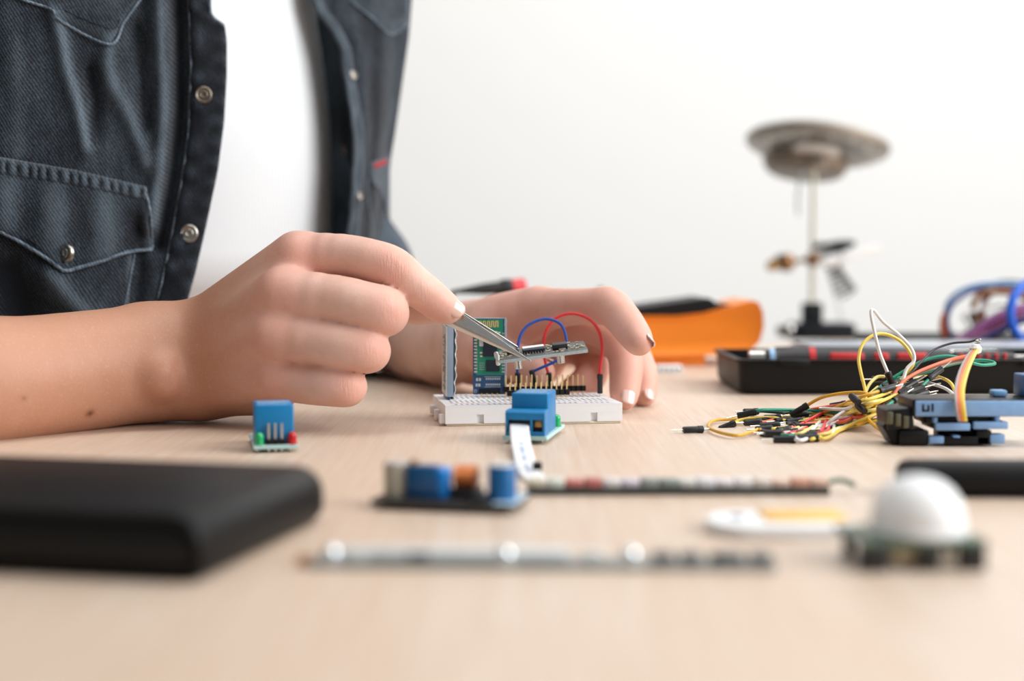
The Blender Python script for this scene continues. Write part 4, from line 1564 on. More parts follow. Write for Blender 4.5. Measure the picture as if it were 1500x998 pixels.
def hollow(rings_):
    mb_ = MB()
    n__ = len(rings_[0][0])
    mb_.add([(x_, y_, z_) for ring, z_ in rings_ for x_, y_ in ring],
            [(j * n__ + i, j * n__ + (i + 1) % n__, (j + 1) * n__ + (i + 1) % n__, (j + 1) * n__ + i) for j in range(len(rings_) - 1) for i in range(n__)]
            + [tuple(range(n__ - 1, -1, -1)), tuple(range((len(rings_) - 1) * n__, len(rings_) * n__))])
    return mb_


hollow([(rrect(3, TL - 3, 3, TD - 3, 6), 0.0), (rrect(1, TL - 1, 1, TD - 1, 7), 1.6), (rrect(0, TL, 0, TD, 7), 4), (rrect(-0.6, TL + .6, -0.6, TD + .6, 7), 18.2), (rrect(-2.2, TL + 2.2, -2.2, TD + 2.2, 7), 18.6),
        (rrect(-2.2, TL + 2.2, -2.2, TD + 2.2, 7), TH_), (rrect(1.5, TL - 1.5, 1.5, TD - 1.5, 6), TH_), (rrect(2.2, TL - 2.2, 2.2, TD - 2.2, 5), 3)]).build('tray_body', TRAY, tray)
for x_ in (30, 165):
    MB().rbox((x_, -2.0, 18.2), (17, 2.2, 3.4), 0.7, 2).build('latch_lip', TRAY, tray)
for y_ in (34, 62):
    MB().bx(3, TL - 3, y_ - 1, y_ + 1, 3, 12).build('divider', TRAY, tray)

sd = thing('screwdriver', 'precision screwdriver with black and red ribbed grip lying in the tray', 'screwdriver', (TX, TY + 15, 0))
zc = 20.0
axs = [(16, 0), (16.2, 4.6), (19, 5.2), (22, 5.2), (23, 4.2), (28, 4.4), (34, 5.4), (60, 5.6), (86, 5.4), (110, 4.9), (122, 4.2), (124, 0)]
SD_GREY = M('charcoal_rubber', (54, 52, 54), 0.55)
SD_RED = M('red_rubber', (196, 40, 40), 0.5)


def lathe_x(prof, c, n=24):
    mb_ = MB()
    mb_.m = Matrix.Translation(Vector(c)) @ Matrix.Rotation(math.pi / 2, 4, 'Y')
    mb_.lathe([(r_, x_) for x_, r_ in prof], n)
    return mb_


lathe_x(axs, (0, 0, zc)).build('grip', SD_GREY, sd)
lathe_x([(7, 0), (7.2, 4.2), (14, 4.2), (16.5, 4.0), (16.5, 0)], (0, 0, zc)).build('end_cap', STEEL, sd)
lathe_x([(18.4, 4.8), (18.6, 5.3), (21.6, 5.3), (21.8, 4.8)], (0, 0, zc)).build('collar', M('pale_blue_collar', (150, 186, 220), 0.3), sd)
lathe_x([(41, 5.4), (41, 5.85), (44.6, 5.85), (44.6, 5.4)], (0, 0, zc)).build('red_ring', SD_RED, sd)
for x0_, x1_ in ((52, 72), (77, 86), (90, 108)):
    MB().rbox(((x0_ + x1_) / 2, -3.4, zc - 0.2), (x1_ - x0_, 5.6, 6.8), 1.6, 3).build('red_inlay', SD_RED, sd)
lathe_x([(124, 0), (124, 4.0), (150, 4.2), (158, 3.0), (158, 0)], (0, 0, zc)).build('front_grip', SD_GREY, sd)
for k_ in range(6):
    MB().rbox((127 + k_ * 5.0, -3.0, zc), (2.2, 3.4, 5.6), 0.6, 2).build('red_rib', SD_RED, sd)
lathe_x([(158, 0), (158, 1.6), (196, 1.6), (198, 0)], (0, 0, zc)).build('shaft', STEEL, sd)
sd2 = thing('screwdriver', 'slim black screwdriver lying behind the red one in the tray', 'screwdriver', (TX, TY + 50, 0))
lathe_x([(28, 0), (29, 3.0), (40, 3.4), (78, 3.4), (88, 2.4), (90, 0)], (0, 0, 21)).build('grip', M('slim_black_grip', (40, 40, 42), 0.5), sd2)
lathe_x([(90, 0), (90, 1.4), (160, 1.4), (162, 0)], (0, 0, 21)).build('shaft', STEEL, sd2)

# clear parts case behind the tray
cc = thing('parts_case', 'translucent grey compartment case behind the black tool tray', 'storage case', (TX + 62, TY + 102, 0))
CLEAR = M('frosted_clear_plastic', (196, 202, 210), 0.25, trans=0.35)
hollow([(rrect(0, 190, 0, 62, 6), 0), (rrect(-1, 191, -1, 63, 6), 17), (rrect(-2.5, 192.5, -2.5, 64.5, 6), 17.4), (rrect(-2.5, 192.5, -2.5, 64.5, 6), 19.5), (rrect(1, 189, 1, 61, 5), 19.5),
        (rrect(1.5, 188.5, 1.5, 60.5, 5), 2)]).build('case_body', CLEAR, cc)
for x_ in (48, 95, 142):
    MB().bx(x_ - 0.7, x_ + 0.7, 2, 60, 2, 17).build('divider', CLEAR, cc)
MB().rbox((95, 31, 20.6), (190, 62, 2.0), 0.9, 2).build('lid', CLEAR, cc)
for x_ in (70, 150):
    MB().rbox((x_, -1, 18), (22, 3, 5), 1, 2).build('catch', CLEAR, cc)

# black box that carries the coloured wires
bx0 = T(1345, 512, 0)
bxo = thing('instrument_box', 'flat black box behind the clear case, coloured cables on top', 'box', (268, 975, 0))
MB().rbox((95, 70, 9.6), (190, 140, 19), 3, 3).build('shell', MATTE_BLACK, bxo)
MB().rbox((95, 0, 9), (60, 2, 8), 0.6, 2).build('label_plate', BLACK, bxo)

# white block by the meter
a = T(980, 547, 0)
wb = thing('wire_connector', 'small white plastic connector lying before the orange meter', 'connector', (a.x, a.y, 0), 3)
MB().rbox((0, 4, 2.7), (18, 8, 5.2), 0.8, 2).build('housing', WHITE_PLASTIC, wb)
for i in range(5):
    MB().bx(-7.6 + i * 3.4, -5.8 + i * 3.4, -0.3, 0.3, 1.4, 4.0).build('slot', M('slot_grey', (150, 160, 162), 0.6), wb)

# ================================================================== multimeter on its back
a = T(1118, 537, 0)
MX1 = a.x
mm = thing('multimeter', 'orange multimeter with black face lying on its back behind the hand', 'multimeter', (MX1, a.y + 2, 0), 2)
ORANGE = M('orange_holster', (236, 132, 28), 0.42, var=0.04, bump=0.05)


def meter_profile(k):
    top = [(-196, 30), (-192, 34), (-120, 35.5), (-60, 35.5), (-42, 37.5), (-22, 43), (-8, 46.5)]
    end = [(-3, 45), (0, 38), (0.5, 28), (-2, 18), (-8, 12), (-16, 8.5)]
    bot = [(-60, 7.5), (-180, 7.5), (-194, 10), (-197, 18)]
    pts_ = top + end + bot
    cx, cz = -98, 25
    return [(cx + (x_ - cx) * (1 - k / 100), cz + (z_ - cz) * (1 - k / 19)) for x_, z_ in pts_]


rings = []
for y_, k_ in ((3.0, 4.5), (0.8, 1.6), (0, 0), (0, 0), (2, -0.4), (76, -0.4), (78, 0), (79, 1.6), (81, 4.5)):
    rings.append([(x_, y_, z_) for x_, z_ in meter_profile(k_)])
n_ = len(rings[0])
mb = MB().add([p for r in rings for p in r], [(j * n_ + i, j * n_ + (i + 1) % n_, (j + 1) * n_ + (i + 1) % n_, (j + 1) * n_ + i)[::-1] for j in range(len(rings) - 1) for i in range(n_)]
              + [tuple(range(n_)), tuple(range(len(rings) * n_ - 1, (len(rings) - 1) * n_ - 1, -1))])
mb.build('holster', ORANGE, mm, bevel=1.0, angle=50)
# black front with raised screen bezel
prof = [(-188, 33), (-94, 41), (-40, 48.5), (-36, 48), (-33, 45), (-20, 43.5), (-19, 38), (-60, 33)]
MB().prism(prof, 6, 74, 'xz').build('face', M('meter_black', (12, 12, 14), 0.5, spec=0.3), mm, bevel=1.0)
MB().prism([(-39, 48.6), (-34, 46.4), (-31.5, 45.2), (-32, 44.2), (-40, 47.2)], 10, 70, 'xz').build('screen', M('lcd_glass', (150, 176, 206), 0.15), mm)
for x0_, x1_ in ((-128, -96), (-88, -40)):
    MB().rbox(((x0_ + x1_) / 2, 12, 4.2), (x1_ - x0_, 16, 8.2), 1.5, 2).build('foot', ORANGE, mm)
    MB().rbox(((x0_ + x1_) / 2, 66, 4.2), (x1_ - x0_, 16, 8.2), 1.5, 2).build('foot', ORANGE, mm)
MB().lathe([(0, 0), (11, 0), (11, 6), (9.5, 7), (0, 7)], 24, (-112, 40, 38)).build('dial', M('dial_black', (30, 30, 32), 0.5), mm)
MB().rbox((-112, 40, 50), (3, 18, 12), 1, 2).build('dial_pointer', M('grey_pointer', (110, 116, 116), 0.5), mm)

# test lead plug beside the meter
p_r, p_l = P(764, 419, 985), P(668, 427, 962)
pg = thing('test_lead', 'black test lead plug with red collar rising behind the hand', 'test lead', (p_r.x, p_r.y, 36))
ax = (p_l - p_r).normalized()
L_ = (p_l - p_r).length
MB().tube([p_r + ax * (L_ * f_) for f_ in (0.17, 0.18, 0.30, 0.32, 0.6, 0.9, 1.0)], [5.2, 5.6, 5.6, 4.6, 3.9, 2.0, 1.5], 16).build('strain_relief', BLACK, pg, world=True)
MB().tube([p_r + ax * (L_ * f_) for f_ in (-0.04, -0.03, 0.17, 0.19)], [3.6, 5.2, 5.2, 4.4], 16).build('red_collar', M('red_plastic', (206, 30, 44), 0.4), pg, world=True)
MB().cyl(p_r + ax * 16 + Vector((0, 0, -2)), Vector((p_r.x - 14, p_r.y, 36)), 4.4, 4.0, 16).build('plug_stem', BLACK, pg, world=True)
MB().tube(spline([p_l + ax * -1, p_l + ax * 8 + Vector((4, 12, -3)), p_l + Vector((4, 60, -26)), p_l + Vector((20, 130, -50)), p_l + Vector((60, 180, -52)), p_l + Vector((120, 200, -52))], 8), 1.5, 8).build('lead', BLACK, pg, world=True)

# ================================================================== magnifier stand
a = T(1196, 498, 0)
MG = Vector((a.x, a.y, 0))
mg = thing('magnifier_stand', 'helping-hands stand with silver ring magnifier and crocodile clips', 'magnifier', MG)
CAST = M('black_cast_iron', (13, 18, 23), 0.6, bump=0.2, spec=0.2)
SILVER = M('satin_silver', (182, 178, 172), 0.32, 0.75)
TAUPE = M('silver_paint_underside', (150, 140, 130), 0.4, 0.5)
poly = rrect(-22, 39, 0, 46, 8)
hollow([(poly, 0), (poly, 13), (rrect(-20, 37, 2, 44, 7), 15)]).build('base', CAST, mg)
MB().rbox((0, 22, 22), (18, 18, 25), 2.5, 3).build('post_block', CAST, mg)
MB().cyl((0, 22, 30), (0, 22, 168), 2.4, 2.4, 16).build('pole', M('pale_brass_pole', (206, 202, 180), 0.35, 0.6), mg)
hd_ = Matrix.Translation(Vector((3, 22, 182))) @ Matrix.Rotation(math.radians(8), 4, 'Y') @ Matrix.Rotation(math.radians(-11), 4, 'X')
mb = MB()
mb.m = hd_
mb.lathe([(44, -3.0), (52, -3.6), (62, -2.6), (67.5, 0.5), (68.5, 3), (66, 6.5), (58, 9.6), (46, 11), (42, 10), (43, 4.0), (44, -3.0), (44, -3.0)], 64)
ring = mb.build('lamp_ring', SILVER, mg)
mb = MB()
mb.m = hd_ @ Matrix.Translation(Vector((0, 46, -2)))
mb.lathe([(30, 3), (42.5, 0.0), (41, -4), (38, -9), (36, -10.4), (0, -10.6)], 56)
mb.build('lens_housing', TAUPE, mg)
mb = MB()
mb.m = hd_
mb.lathe([(0, 8.0), (20, 7.4), (43.5, 4.8), (43.8, 0.0), (20, -3.4), (0, -4.0)], 40)
mb.build('lens', M('frosted_lens', (246, 248, 250), 0.25, var=0.01), mg)  # opaque white in place of the light seen in the glass
for k_ in range(16):
    t = 2 * math.pi * k_ / 16
    mb = MB()
    mb.m = hd_
    mb.lathe([(2.0, -3.2), (2.0, -4.2), (1.2, -5.2), (0, -5.4)][::-1], 10, (55 * math.cos(t), 55 * math.sin(t), 0))
    mb.build('led', M('clear_led', (240, 244, 250), 0.1), mg)
MB().rbox((2, 26, 165), (20, 18, 10), 3, 3).build('hinge', TAUPE, mg)
MB().tube(spline([(-10, 20, 162), (-14, 20, 146), (-15, 21, 130), (-14, 21, 118)], 5), 1.4, 8).build('hanging_wire', M('pale_grey_cord', (170, 178, 182), 0.5), mg)
# cross arm, joints, clips
BRASS_D = M('dull_brass', (150, 112, 80), 0.4, 0.8)
MB().cyl((-34, 20, 72), (14, 20, 78), 2.2, 2.2, 12).build('cross_arm', BRASS_D, mg)
MB().rbox((0, 21, 76), (11, 12, 13), 2.5, 3).build('arm_clamp', BRASS_D, mg)
MB().cyl((0, 14, 76), (0, 6, 76), 4.2, 3.6, 14).build('thumb_screw', BRASS_D, mg)
MB().lathe([(0, -9), (5, -8), (8, -2), (8, 3), (5, 8), (0, 9)], 20, (-25, 20, 73)).build('ball_joint', BRASS_D, mg)


def croc(c, d, s, mat, handle):
    d = Vector(d).normalized()
    c = Vector(c)
    up = Vector((0, 0, 1)) - d * d.z
    up.normalize()
    mb_ = MB()
    for sg in (1, -1):
        mb_.tube([c + up * sg * 3.6, c + d * 9 * s + up * sg * 2.8, c + d * 17 * s + up * sg * 2.4, c + d * 26 * s + up * sg * 0.9], [2.8, 3.2, 2.6, 1.1], 8)
    o_ = mb_.build('clip', mat, mg)
    mb_ = MB()
    for sg in (1, -1):
        mb_.tube([c + up * sg * 3.2, c - d * 8 * s + up * sg * 4.6, c - d * 13 * s + up * sg * 5.0], [3.0, 3.4, 2.6], 8)
    mb_.build('clip_handle', handle, mg)


croc((-34, 19, 72), (-1, -0.2, -0.35), 0.45, BRASS, BLACK)
croc((14, 18, 86), (1, -0.1, 0.22), 1.0, M('blackened_steel', (44, 52, 54), 0.4, 0.5), BLACK)
MB().cyl((8, 18, 74), (26, 17, 78), 4.4, 4.4, 16).build('white_sleeve', WHITE_PLASTIC, mg)
MB().cyl((28, 17, 78), (62, 15, 87), 3.6, 3.4, 14).build('soldering_tip_rod', M('white_ceramic_rod', (244, 243, 240), 0.4), mg)
MB().tube([(10, 20, 70), (20, 19, 66), (27, 19, 74), (26, 19, 84)], 1.3, 8).build('holder_bracket', BRASS_D, mg)
ax0, ax1 = Vector((19, 20, 68)), Vector((36, 20, 36))
d = (ax1 - ax0).normalized()
u_ = d.orthogonal().normalized()
w_ = d.cross(u_)
pp = []
for i in range(6 * 18 + 1):
    t = i / (6 * 18)
    an = t * 6 * 2 * math.pi
    rad = 6.2 + 4.0 * t
    pp.append(ax0 + (ax1 - ax0) * t * 0.8 + (u_ * math.cos(an) + w_ * math.sin(an)) * rad)
MB().tube(pp, 1.35, 6).build('coil_spring', M('dark_spring_steel', (70, 66, 66), 0.35, 0.6), mg)
MB().cyl((17, 22, 66), (31, 26, 12), 1.1, 1.1, 8).build('holder_rod', M('pale_steel_rod', (200, 206, 206), 0.4, 0.6), mg)
MB().rbox((-27, 16, 7.6), (14, 14, 10), 2, 2).build('side_clamp', M('brown_clamp', (78, 62, 54), 0.5), mg)
MB().lathe([(0, -5), (3.5, -4), (5, 0), (3.5, 4), (0, 5)], 18, (-24, 6, 9.5)).build('clamp_knob', STEEL, mg)

# coiled hook-up wires on the black box
random.seed(21)
CW = {'blue': M('glossy_blue_cable', (28, 96, 206), 0.35), 'violet': M('violet_cable', (150, 84, 140), 0.4), 'plum': M('plum_cable', (118, 52, 92), 0.4), 'teal': M('dark_teal_cable', (12, 66, 66), 0.4),
      'orange': M('orange_cable', (206, 108, 56), 0.4), 'navy': M('navy_cable', (44, 54, 110), 0.4), 'steelblue': M('pale_blue_cable', (110, 152, 196), 0.4), 'black': M('black_cable', (36, 34, 38), 0.4),
      'brown': M('umber_cable', (140, 92, 52), 0.4), 'maroon': M('maroon_cable', (112, 42, 46), 0.4), 'white': M('white_cable', (226, 224, 220), 0.4)}


def cable(px_pts, color, label, r, group='loose coloured cables on the black box'):
    pts_ = spline([P(*p) for p in px_pts], 8)
    zmin = min(p.z for p in pts_)
    base = min(pts_, key=lambda p: p.z)
    o_ = MB().tube(pts_, r, 10).build('hookup_cable', CW[color], None, world=True, loc=base, angle=180)
    tag(o_, label, 'cable', group)
    return o_


cable([(1498, 500, 985), (1484, 480, 982), (1480, 455, 980), (1488, 430, 982), (1510, 412, 988), (1540, 410, 1000), (1560, 440, 1010), (1560, 495, 1015)], 'blue', 'thick glossy blue cable arching at the right edge', 3.2)
cable([(1402, 500, 1030), (1420, 495, 1028), (1450, 474, 1025), (1485, 458, 1020), (1530, 450, 1018), (1580, 460, 1020), (1600, 498, 1025)], 'violet', 'upper violet cable sweeping up to the right edge', 4.2)
cable([(1425, 500, 1022), (1450, 490, 1020), (1475, 476, 1015), (1505, 465, 1010), (1550, 470, 1010), (1590, 499, 1012)], 'plum', 'plum cable under the violet one', 4.2)
cable([(1405, 499, 1040), (1425, 486, 1040), (1450, 470, 1040), (1480, 456, 1040), (1530, 448, 1040), (1590, 470, 1042), (1605, 499, 1044)], 'teal', 'dark teal cable above the violet one', 3.4)
cable([(1430, 500, 1010), (1460, 487, 1006), (1490, 472, 1003), (1520, 468, 1003), (1560, 499, 1006)], 'navy', 'thin navy cable between the violet and plum ones', 1.8)
cable([(1392, 500, 1060), (1386, 480, 1060), (1385, 455, 1060), (1394, 436, 1060), (1416, 422, 1058), (1445, 416, 1056), (1480, 416, 1056), (1520, 420, 1058), (1560, 450, 1060), (1570, 498, 1060)], 'steelblue', 'pale blue cable making the outer loop of the coil', 1.7)
cable([(1386, 500, 1050), (1380, 480, 1050), (1384, 462, 1052), (1392, 500, 1054)], 'orange', 'orange cable bent at the left of the coil', 2.2)
cable([(1398, 500, 1044), (1388, 478, 1044), (1390, 456, 1046), (1402, 440, 1050), (1430, 424, 1056), (1470, 418, 1060), (1530, 428, 1064), (1560, 470, 1066), (1560, 498, 1066)], 'navy', 'navy cable following the outer loop of the coil', 1.8)
cable([(1425, 498, 1080), (1432, 470, 1080), (1426, 448, 1080), (1436, 432, 1080), (1462, 428, 1078), (1500, 436, 1078), (1520, 470, 1080), (1520, 498, 1080)], 'brown', 'umber cable inside the coil', 2.4)
cable([(1410, 498, 1085), (1440, 478, 1084), (1470, 462, 1082), (1510, 450, 1082), (1560, 470, 1084), (1570, 497, 1085)], 'orange', 'orange cable rising through the middle of the coil', 2.6)
cable([(1440, 497, 1092), (1440, 450, 1092), (1452, 430, 1092), (1480, 424, 1092), (1520, 440, 1092), (1530, 497, 1092)], 'maroon', 'maroon cable behind the umber loop', 2.4)
cable([(1420, 497, 1098), (1428, 440, 1098), (1450, 418, 1098), (1490, 414, 1098), (1540, 430, 1098), (1550, 497, 1098)], 'black', 'black cable over the top of the coil', 2.0)
cable([(1396, 499, 1070), (1420, 478, 1072), (1412, 462, 1074), (1440, 452, 1074), (1470, 446, 1074), (1490, 470, 1074), (1480, 498, 1074)], 'white', 'white cable looped inside the coil', 1.8)

# ================================================================== tangle of jumper wires and the black unit beside it
GA = 'jumper wires in the loose tangle'


def W(px, py, Y=None, zmax=3.0):
    """a point of the tangle: lies on the table unless a depth is given"""
    if Y is None:
        p = T(px, py, 1.6)
        if p.y > 664:
            p = P(px, py, 664 - random.uniform(0, 14))
        if p.y < 585:
            p = P(px, py, 585)
        if p.z < 1.6:
            p.z = 1.6
        return p
    return P(px, py, Y)


random.seed(4)
jumper([W(1200, 612), W(1240, 600), W(1289, 587, 640), W(1317, 569, 642), W(1328, 541, 645), W(1339, 528, 646), W(1335, 511, 647), W(1317, 491, 648), W(1294, 472, 648), W(1280, 455, 648), W(1276, 460, 647),
        W(1282, 491, 646), W(1289, 518, 645), W(1301, 548, 643)], 'white', 'white jumper wire in a tall pointed loop, highest of the tangle', GA, start=False, end=(0.4, 0, -1), n=9)
jumper([W(1225, 618), W(1250, 604), W(1290, 580, 650), W(1316, 560, 652), W(1337, 535, 653), W(1333, 517, 654), W(1319, 500, 655), W(1298, 490, 656), W(1280, 491, 655), W(1264, 504, 653), W(1258, 525, 650),
        W(1261, 546, 646), W(1268, 576, 640), W(1266, 600, 632)], 'yellow', 'yellow jumper wire in a round upright loop beside the white one', GA, start=False, end=False, n=9)
jumper([W(1181, 595, 655), W(1200, 584, 650), W(1220, 578.5, 646), W(1243, 575.5, 642), W(1266, 576, 636), W(1280, 584, 632), W(1282, 598, 628), W(1274, 612, 624), W(1255, 624, 622)], 'amber',
       'amber jumper wire arching low across the front of the tangle', GA, start=(-0.8, 0.1, -0.5), end=False)
jumper([W(1255, 596, 640), W(1262, 600, 634), W(1268, 610, 626), W(1280, 623, 614), W(1299, 637, 602)], 'amber', 'amber jumper wire ending in a connector just before the black unit', GA, start=False, end=(0.8, -0.45, -0.12), pin_len=0)
jumper([W(1230, 606), W(1278, 576, 650), W(1296, 562, 652), W(1324, 544, 655), W(1349, 530, 658), W(1370, 523.5, 660), W(1391, 522, 661), W(1408, 525, 662), W(1422, 531, 664)], 'green', 'green jumper wire in the highest sweep to the right', GA, start=False, end=False)
jumper([W(1285, 598, 635), W(1312, 587, 640), W(1335, 578, 644), W(1349, 567, 648), W(1362, 554, 652)], 'green', 'green jumper wire with its connector pointing up to the right', GA, start=False, end=(0.72, 0.1, 0.55), conn_len=8.5)
jumper([W(1303, 555, 668), W(1324, 553, 668), W(1358, 545, 668), W(1393, 534, 668), W(1427, 528.5, 668), W(1448, 529, 667), W(1457, 533, 664), W(1440, 535, 660), W(1424, 532, 658)], 'green',
       'green jumper wire doubling back at its right end', GA, start=(-1, -0.1, -0.02), end=False)
jumper([W(1332, 550, 650), W(1340, 541, 652), W(1354, 525, 656), W(1370, 511.5, 660), W(1395, 503, 662), W(1420, 501, 662), W(1432, 497, 662)], 'black', 'thin dark jumper wire rising to the right above the tray', GA, start=False, end=False, r=0.55)
jumper([W(1290, 606, 628), W(1298, 599, 632), W(1305, 583, 638), W(1319, 562, 644), W(1340, 548, 650), W(1367, 537, 655), W(1395, 529, 660), W(1420, 524, 662)], 'brown', 'brown jumper wire of the cable leading to the black unit', GA, start=False, end=False)
jumper([W(1293, 608, 626), W(1301, 600, 630), W(1308, 582, 636), W(1322, 560, 642), W(1343, 546, 648), W(1369, 535, 653), W(1396, 526, 658), W(1421, 521, 660)], 'orange', 'orange jumper wire twisted with the brown one', GA, start=False, end=False, r=0.8)
jumper([W(1287, 606, 630), W(1294, 597, 634), W(1301, 582, 640), W(1315, 562, 646), W(1337, 550, 652), W(1365, 540, 657), W(1394, 532, 662), W(1420, 527, 664)], 'grey', 'grey jumper wire twisted with the brown one', GA, start=False, end=False, r=0.8)
jumper([W(1300, 575, 655), W(1333, 560, 658), W(1358, 561, 655), W(1386, 570, 645), W(1404, 586, 634), W(1412, 598, 630)], 'white', 'white jumper wire dropping behind the black unit', GA, start=False, end=False)
jumper([W(1300, 570, 662), W(1335, 556, 664), W(1356, 552, 664), W(1377, 553, 660), W(1393, 562, 652), W(1400, 579, 644), W(1404, 596, 640)], 'yellow', 'yellow jumper wire bending down behind the black unit', GA, start=False, end=False)
jumper([W(1262, 592, 640), W(1272, 566, 648), W(1284, 553, 652), W(1296, 552, 652)], 'pale', 'short pale yellow jumper wire standing in the middle of the tangle', GA, start=False, end=False)
jumper([W(1192, 642), W(1225, 629), W(1262, 619), W(1300, 613, 612), W(1335, 613, 606)], 'pale', 'pale yellow jumper wire along the front of the bundle to the black unit', GA, start=False, end=False)
jumper([W(1188, 648), W(1215, 636), W(1250, 624), W(1290, 617, 618), W(1325, 618, 608)], 'yellow', 'yellow jumper wire nearest the camera running to the black unit', GA, start=False, end=False)
jumper([W(1163, 644), W(1172, 637), W(1186, 629), W(1210, 622), W(1250, 612), W(1288, 600, 640)], 'white', 'white jumper wire curving up from the front edge', GA, start=False, end=False)
jumper([W(1193, 640), W(1206, 627), W(1222, 613, 628), W(1240, 602, 634), W(1280, 588, 645)], 'white', 'white jumper wire rising steeply across the yellow ones', GA, start=False, end=False)
# the four-core lead hanging over the front of the black unit
for k_, (c, lb) in enumerate((('grey', 'grey core of the four-core lead over the black unit'), ('orange', 'orange core of the four-core lead over the black unit'),
                              ('amber', 'amber core of the four-core lead over the black unit'), ('yellow', 'yellow core of the four-core lead over the black unit'))):
    o_ = (k_ - 1.5) * 3.6
    jumper([W(1432 + o_ * 0.4, 511, 630 - k_), W(1424 + o_ * 0.8, 519, 622 - k_), W(1413 + o_, 541, 602 - k_), W(1406 + o_, 566, 580 - k_ * 0.3), W(1405 + o_, 582, 572), W(1407 + o_, 603, 570), W(1410 + o_ * 0.8, 617, 571)],
           c, lb, 'four-core lead over the black unit', start=False, end=False, r=0.7)
# twisted steel tie at the crown of the lead
tie = thing('wire_tie', 'bare twisted wire tie at the top of the four-core lead', 'wire tie', W(1428, 516, 627))
pp = []
c0, c1 = W(1434, 497, 632), W(1424, 522, 624)
for i in range(60):
    t = i / 59
    pp.append(c0 + (c1 - c0) * t + Vector((math.cos(t * 30), math.sin(t * 30), 0)) * (0.7 + 1.8 * t))
MB().tube(pp, 0.4, 6).build('twisted_wire', M('dull_tie_wire', (168, 166, 160), 0.4, 0.6), tie, world=True)
MB().lathe([(0, -2.2), (2.4, -1.4), (2.8, 0.6), (1.6, 2.2), (0, 2.5)], 14, tuple(W(1429, 512, 628))).build('clear_cap', M('clear_cap', (226, 226, 222), 0.2), tie, world=True)

# left ends: (connector far end, near end, colour) - the cable runs from the near end to the knot
ENDS = [
    ((1041, 636), (1073, 622), 'yellow', 'hook'), ((1076, 610), (1105, 604), 'green', None), ((1119, 617), (1141, 612), 'yellow', None), ((1113, 626), (1139, 623), 'white', None),
    ((1144, 653), (1117, 634), 'amber', 'turn'), ((1132, 637), (1155, 629), 'yellow', None), ((1144, 648), (1162, 645), 'white', None), ((1172, 650), (1196, 642), 'yellow', None),
    ((1217, 594), (1237, 592), 'red', None), ((1220, 614), (1237, 607), 'yellow', None), ((1146, 617), (1160, 625), 'red', None), ((1098, 616), (1122, 614), 'white', None),
    ((1090, 622), (1112, 618), 'orange', None), ((1105, 632), (1128, 628), 'amber', None), ((1178, 652), (1190, 640), 'white', None), ((1155, 640), (1178, 634), 'pale', None),
    ((1088, 606), (1108, 603), 'black', None), ((1164, 628), (1186, 622), 'orange', None), ((1150, 610), (1172, 607), 'white', None), ((1180, 618), (1202, 612), 'red', None), ((1122, 640), (1142, 634), 'pale', None)]
NTH = {'yellow': 0, 'white': 0, 'red': 0}
DESC = {
    (1041, 636): 'yellow jumper wire hooked round the second connector from the left', (1076, 610): 'green jumper wire whose connector lies at the top left of the bundle',
    (1119, 617): 'yellow jumper wire with connector in the middle of the upper row', (1113, 626): 'white jumper wire with connector just under the yellow one',
    (1144, 653): 'amber jumper wire whose connector points down toward the camera', (1132, 637): 'yellow jumper wire with bluish-lit connector in the lower row', (1144, 648): 'white jumper wire at the front edge of the bundle',
    (1172, 650): 'yellow jumper wire ending in the clump nearest the camera', (1217, 594): 'red jumper wire with a lone connector behind the bundle', (1220, 614): 'yellow jumper wire with a short connector in mid-bundle',
    (1146, 617): 'red jumper wire dipping across the bundle', (1098, 616): 'white jumper wire in the leftmost fan of connectors', (1090, 622): 'orange jumper wire in the leftmost fan of connectors',
    (1105, 632): 'amber jumper wire low in the left fan of connectors', (1178, 652): 'white jumper wire ending in the clump nearest the camera', (1155, 640): 'pale yellow jumper wire low in mid-bundle',
    (1088, 606): 'dark jumper wire along the back of the bundle', (1164, 628): 'orange jumper wire across the middle of the bundle', (1150, 610): 'white jumper wire across the top of the bundle',
    (1180, 618): 'red jumper wire at the core of the bundle', (1122, 640): 'pale yellow jumper wire at the front left of the bundle'}
for (fx, fy), (nx, ny), c, how in ENDS:
    a0 = W(nx, ny)
    f0 = W(fx, fy)
    f0.y = a0.y + (f0.y - a0.y) * 0.35
    d0 = f0 - a0
    kx, ky = random.uniform(1255, 1275), random.uniform(582, 612)
    mid_ = W((nx + kx) / 2, (ny + ky) / 2 + random.uniform(-5, 4))
    path = [a0, a0 - d0.normalized() * 5]
    if how == 'hook':
        path = [W(1062, 628), W(1046, 634), W(1037, 625), W(1045, 617), W(1070, 614), W(1110, 616)]
        d0 = Vector((-1, -0.3, -0.35))
        path = [W(1074, 621), W(1080, 618)] + [W(1085, 615), W(1130, 612)]
    if how == 'turn':
        path = [a0, W(1112, 629), W(1098, 634), W(1075, 638), W(1040, 628), W(1044, 617), W(1076, 614)]
        d0 = Vector((0.75, -0.5, -0.25))
    if c == 'amber' and how is None:
        c = 'yellow'
    path += [mid_, W(kx, ky, 640 - random.uniform(0, 18))]
    path += [W(kx + random.uniform(25, 45), ky - random.uniform(5, 22), 646 - random.uniform(0, 14))]
    jumper(path, c, DESC[(fx, fy)], GA, start=tuple(d0.normalized()), end=random.random() < 0.5 and c not in ('black',), conn_len=9 + random.uniform(-1.5, 1), pin_len=5)
LBL = {'white': 'white strand in the thick of the jumper bundle', 'yellow': 'yellow strand in the thick of the jumper bundle', 'orange': 'orange strand in the thick of the jumper bundle',
       'pale': 'pale yellow strand in the thick of the jumper bundle', 'red': 'red strand in the thick of the jumper bundle', 'green': 'green strand in the thick of the jumper bundle'}
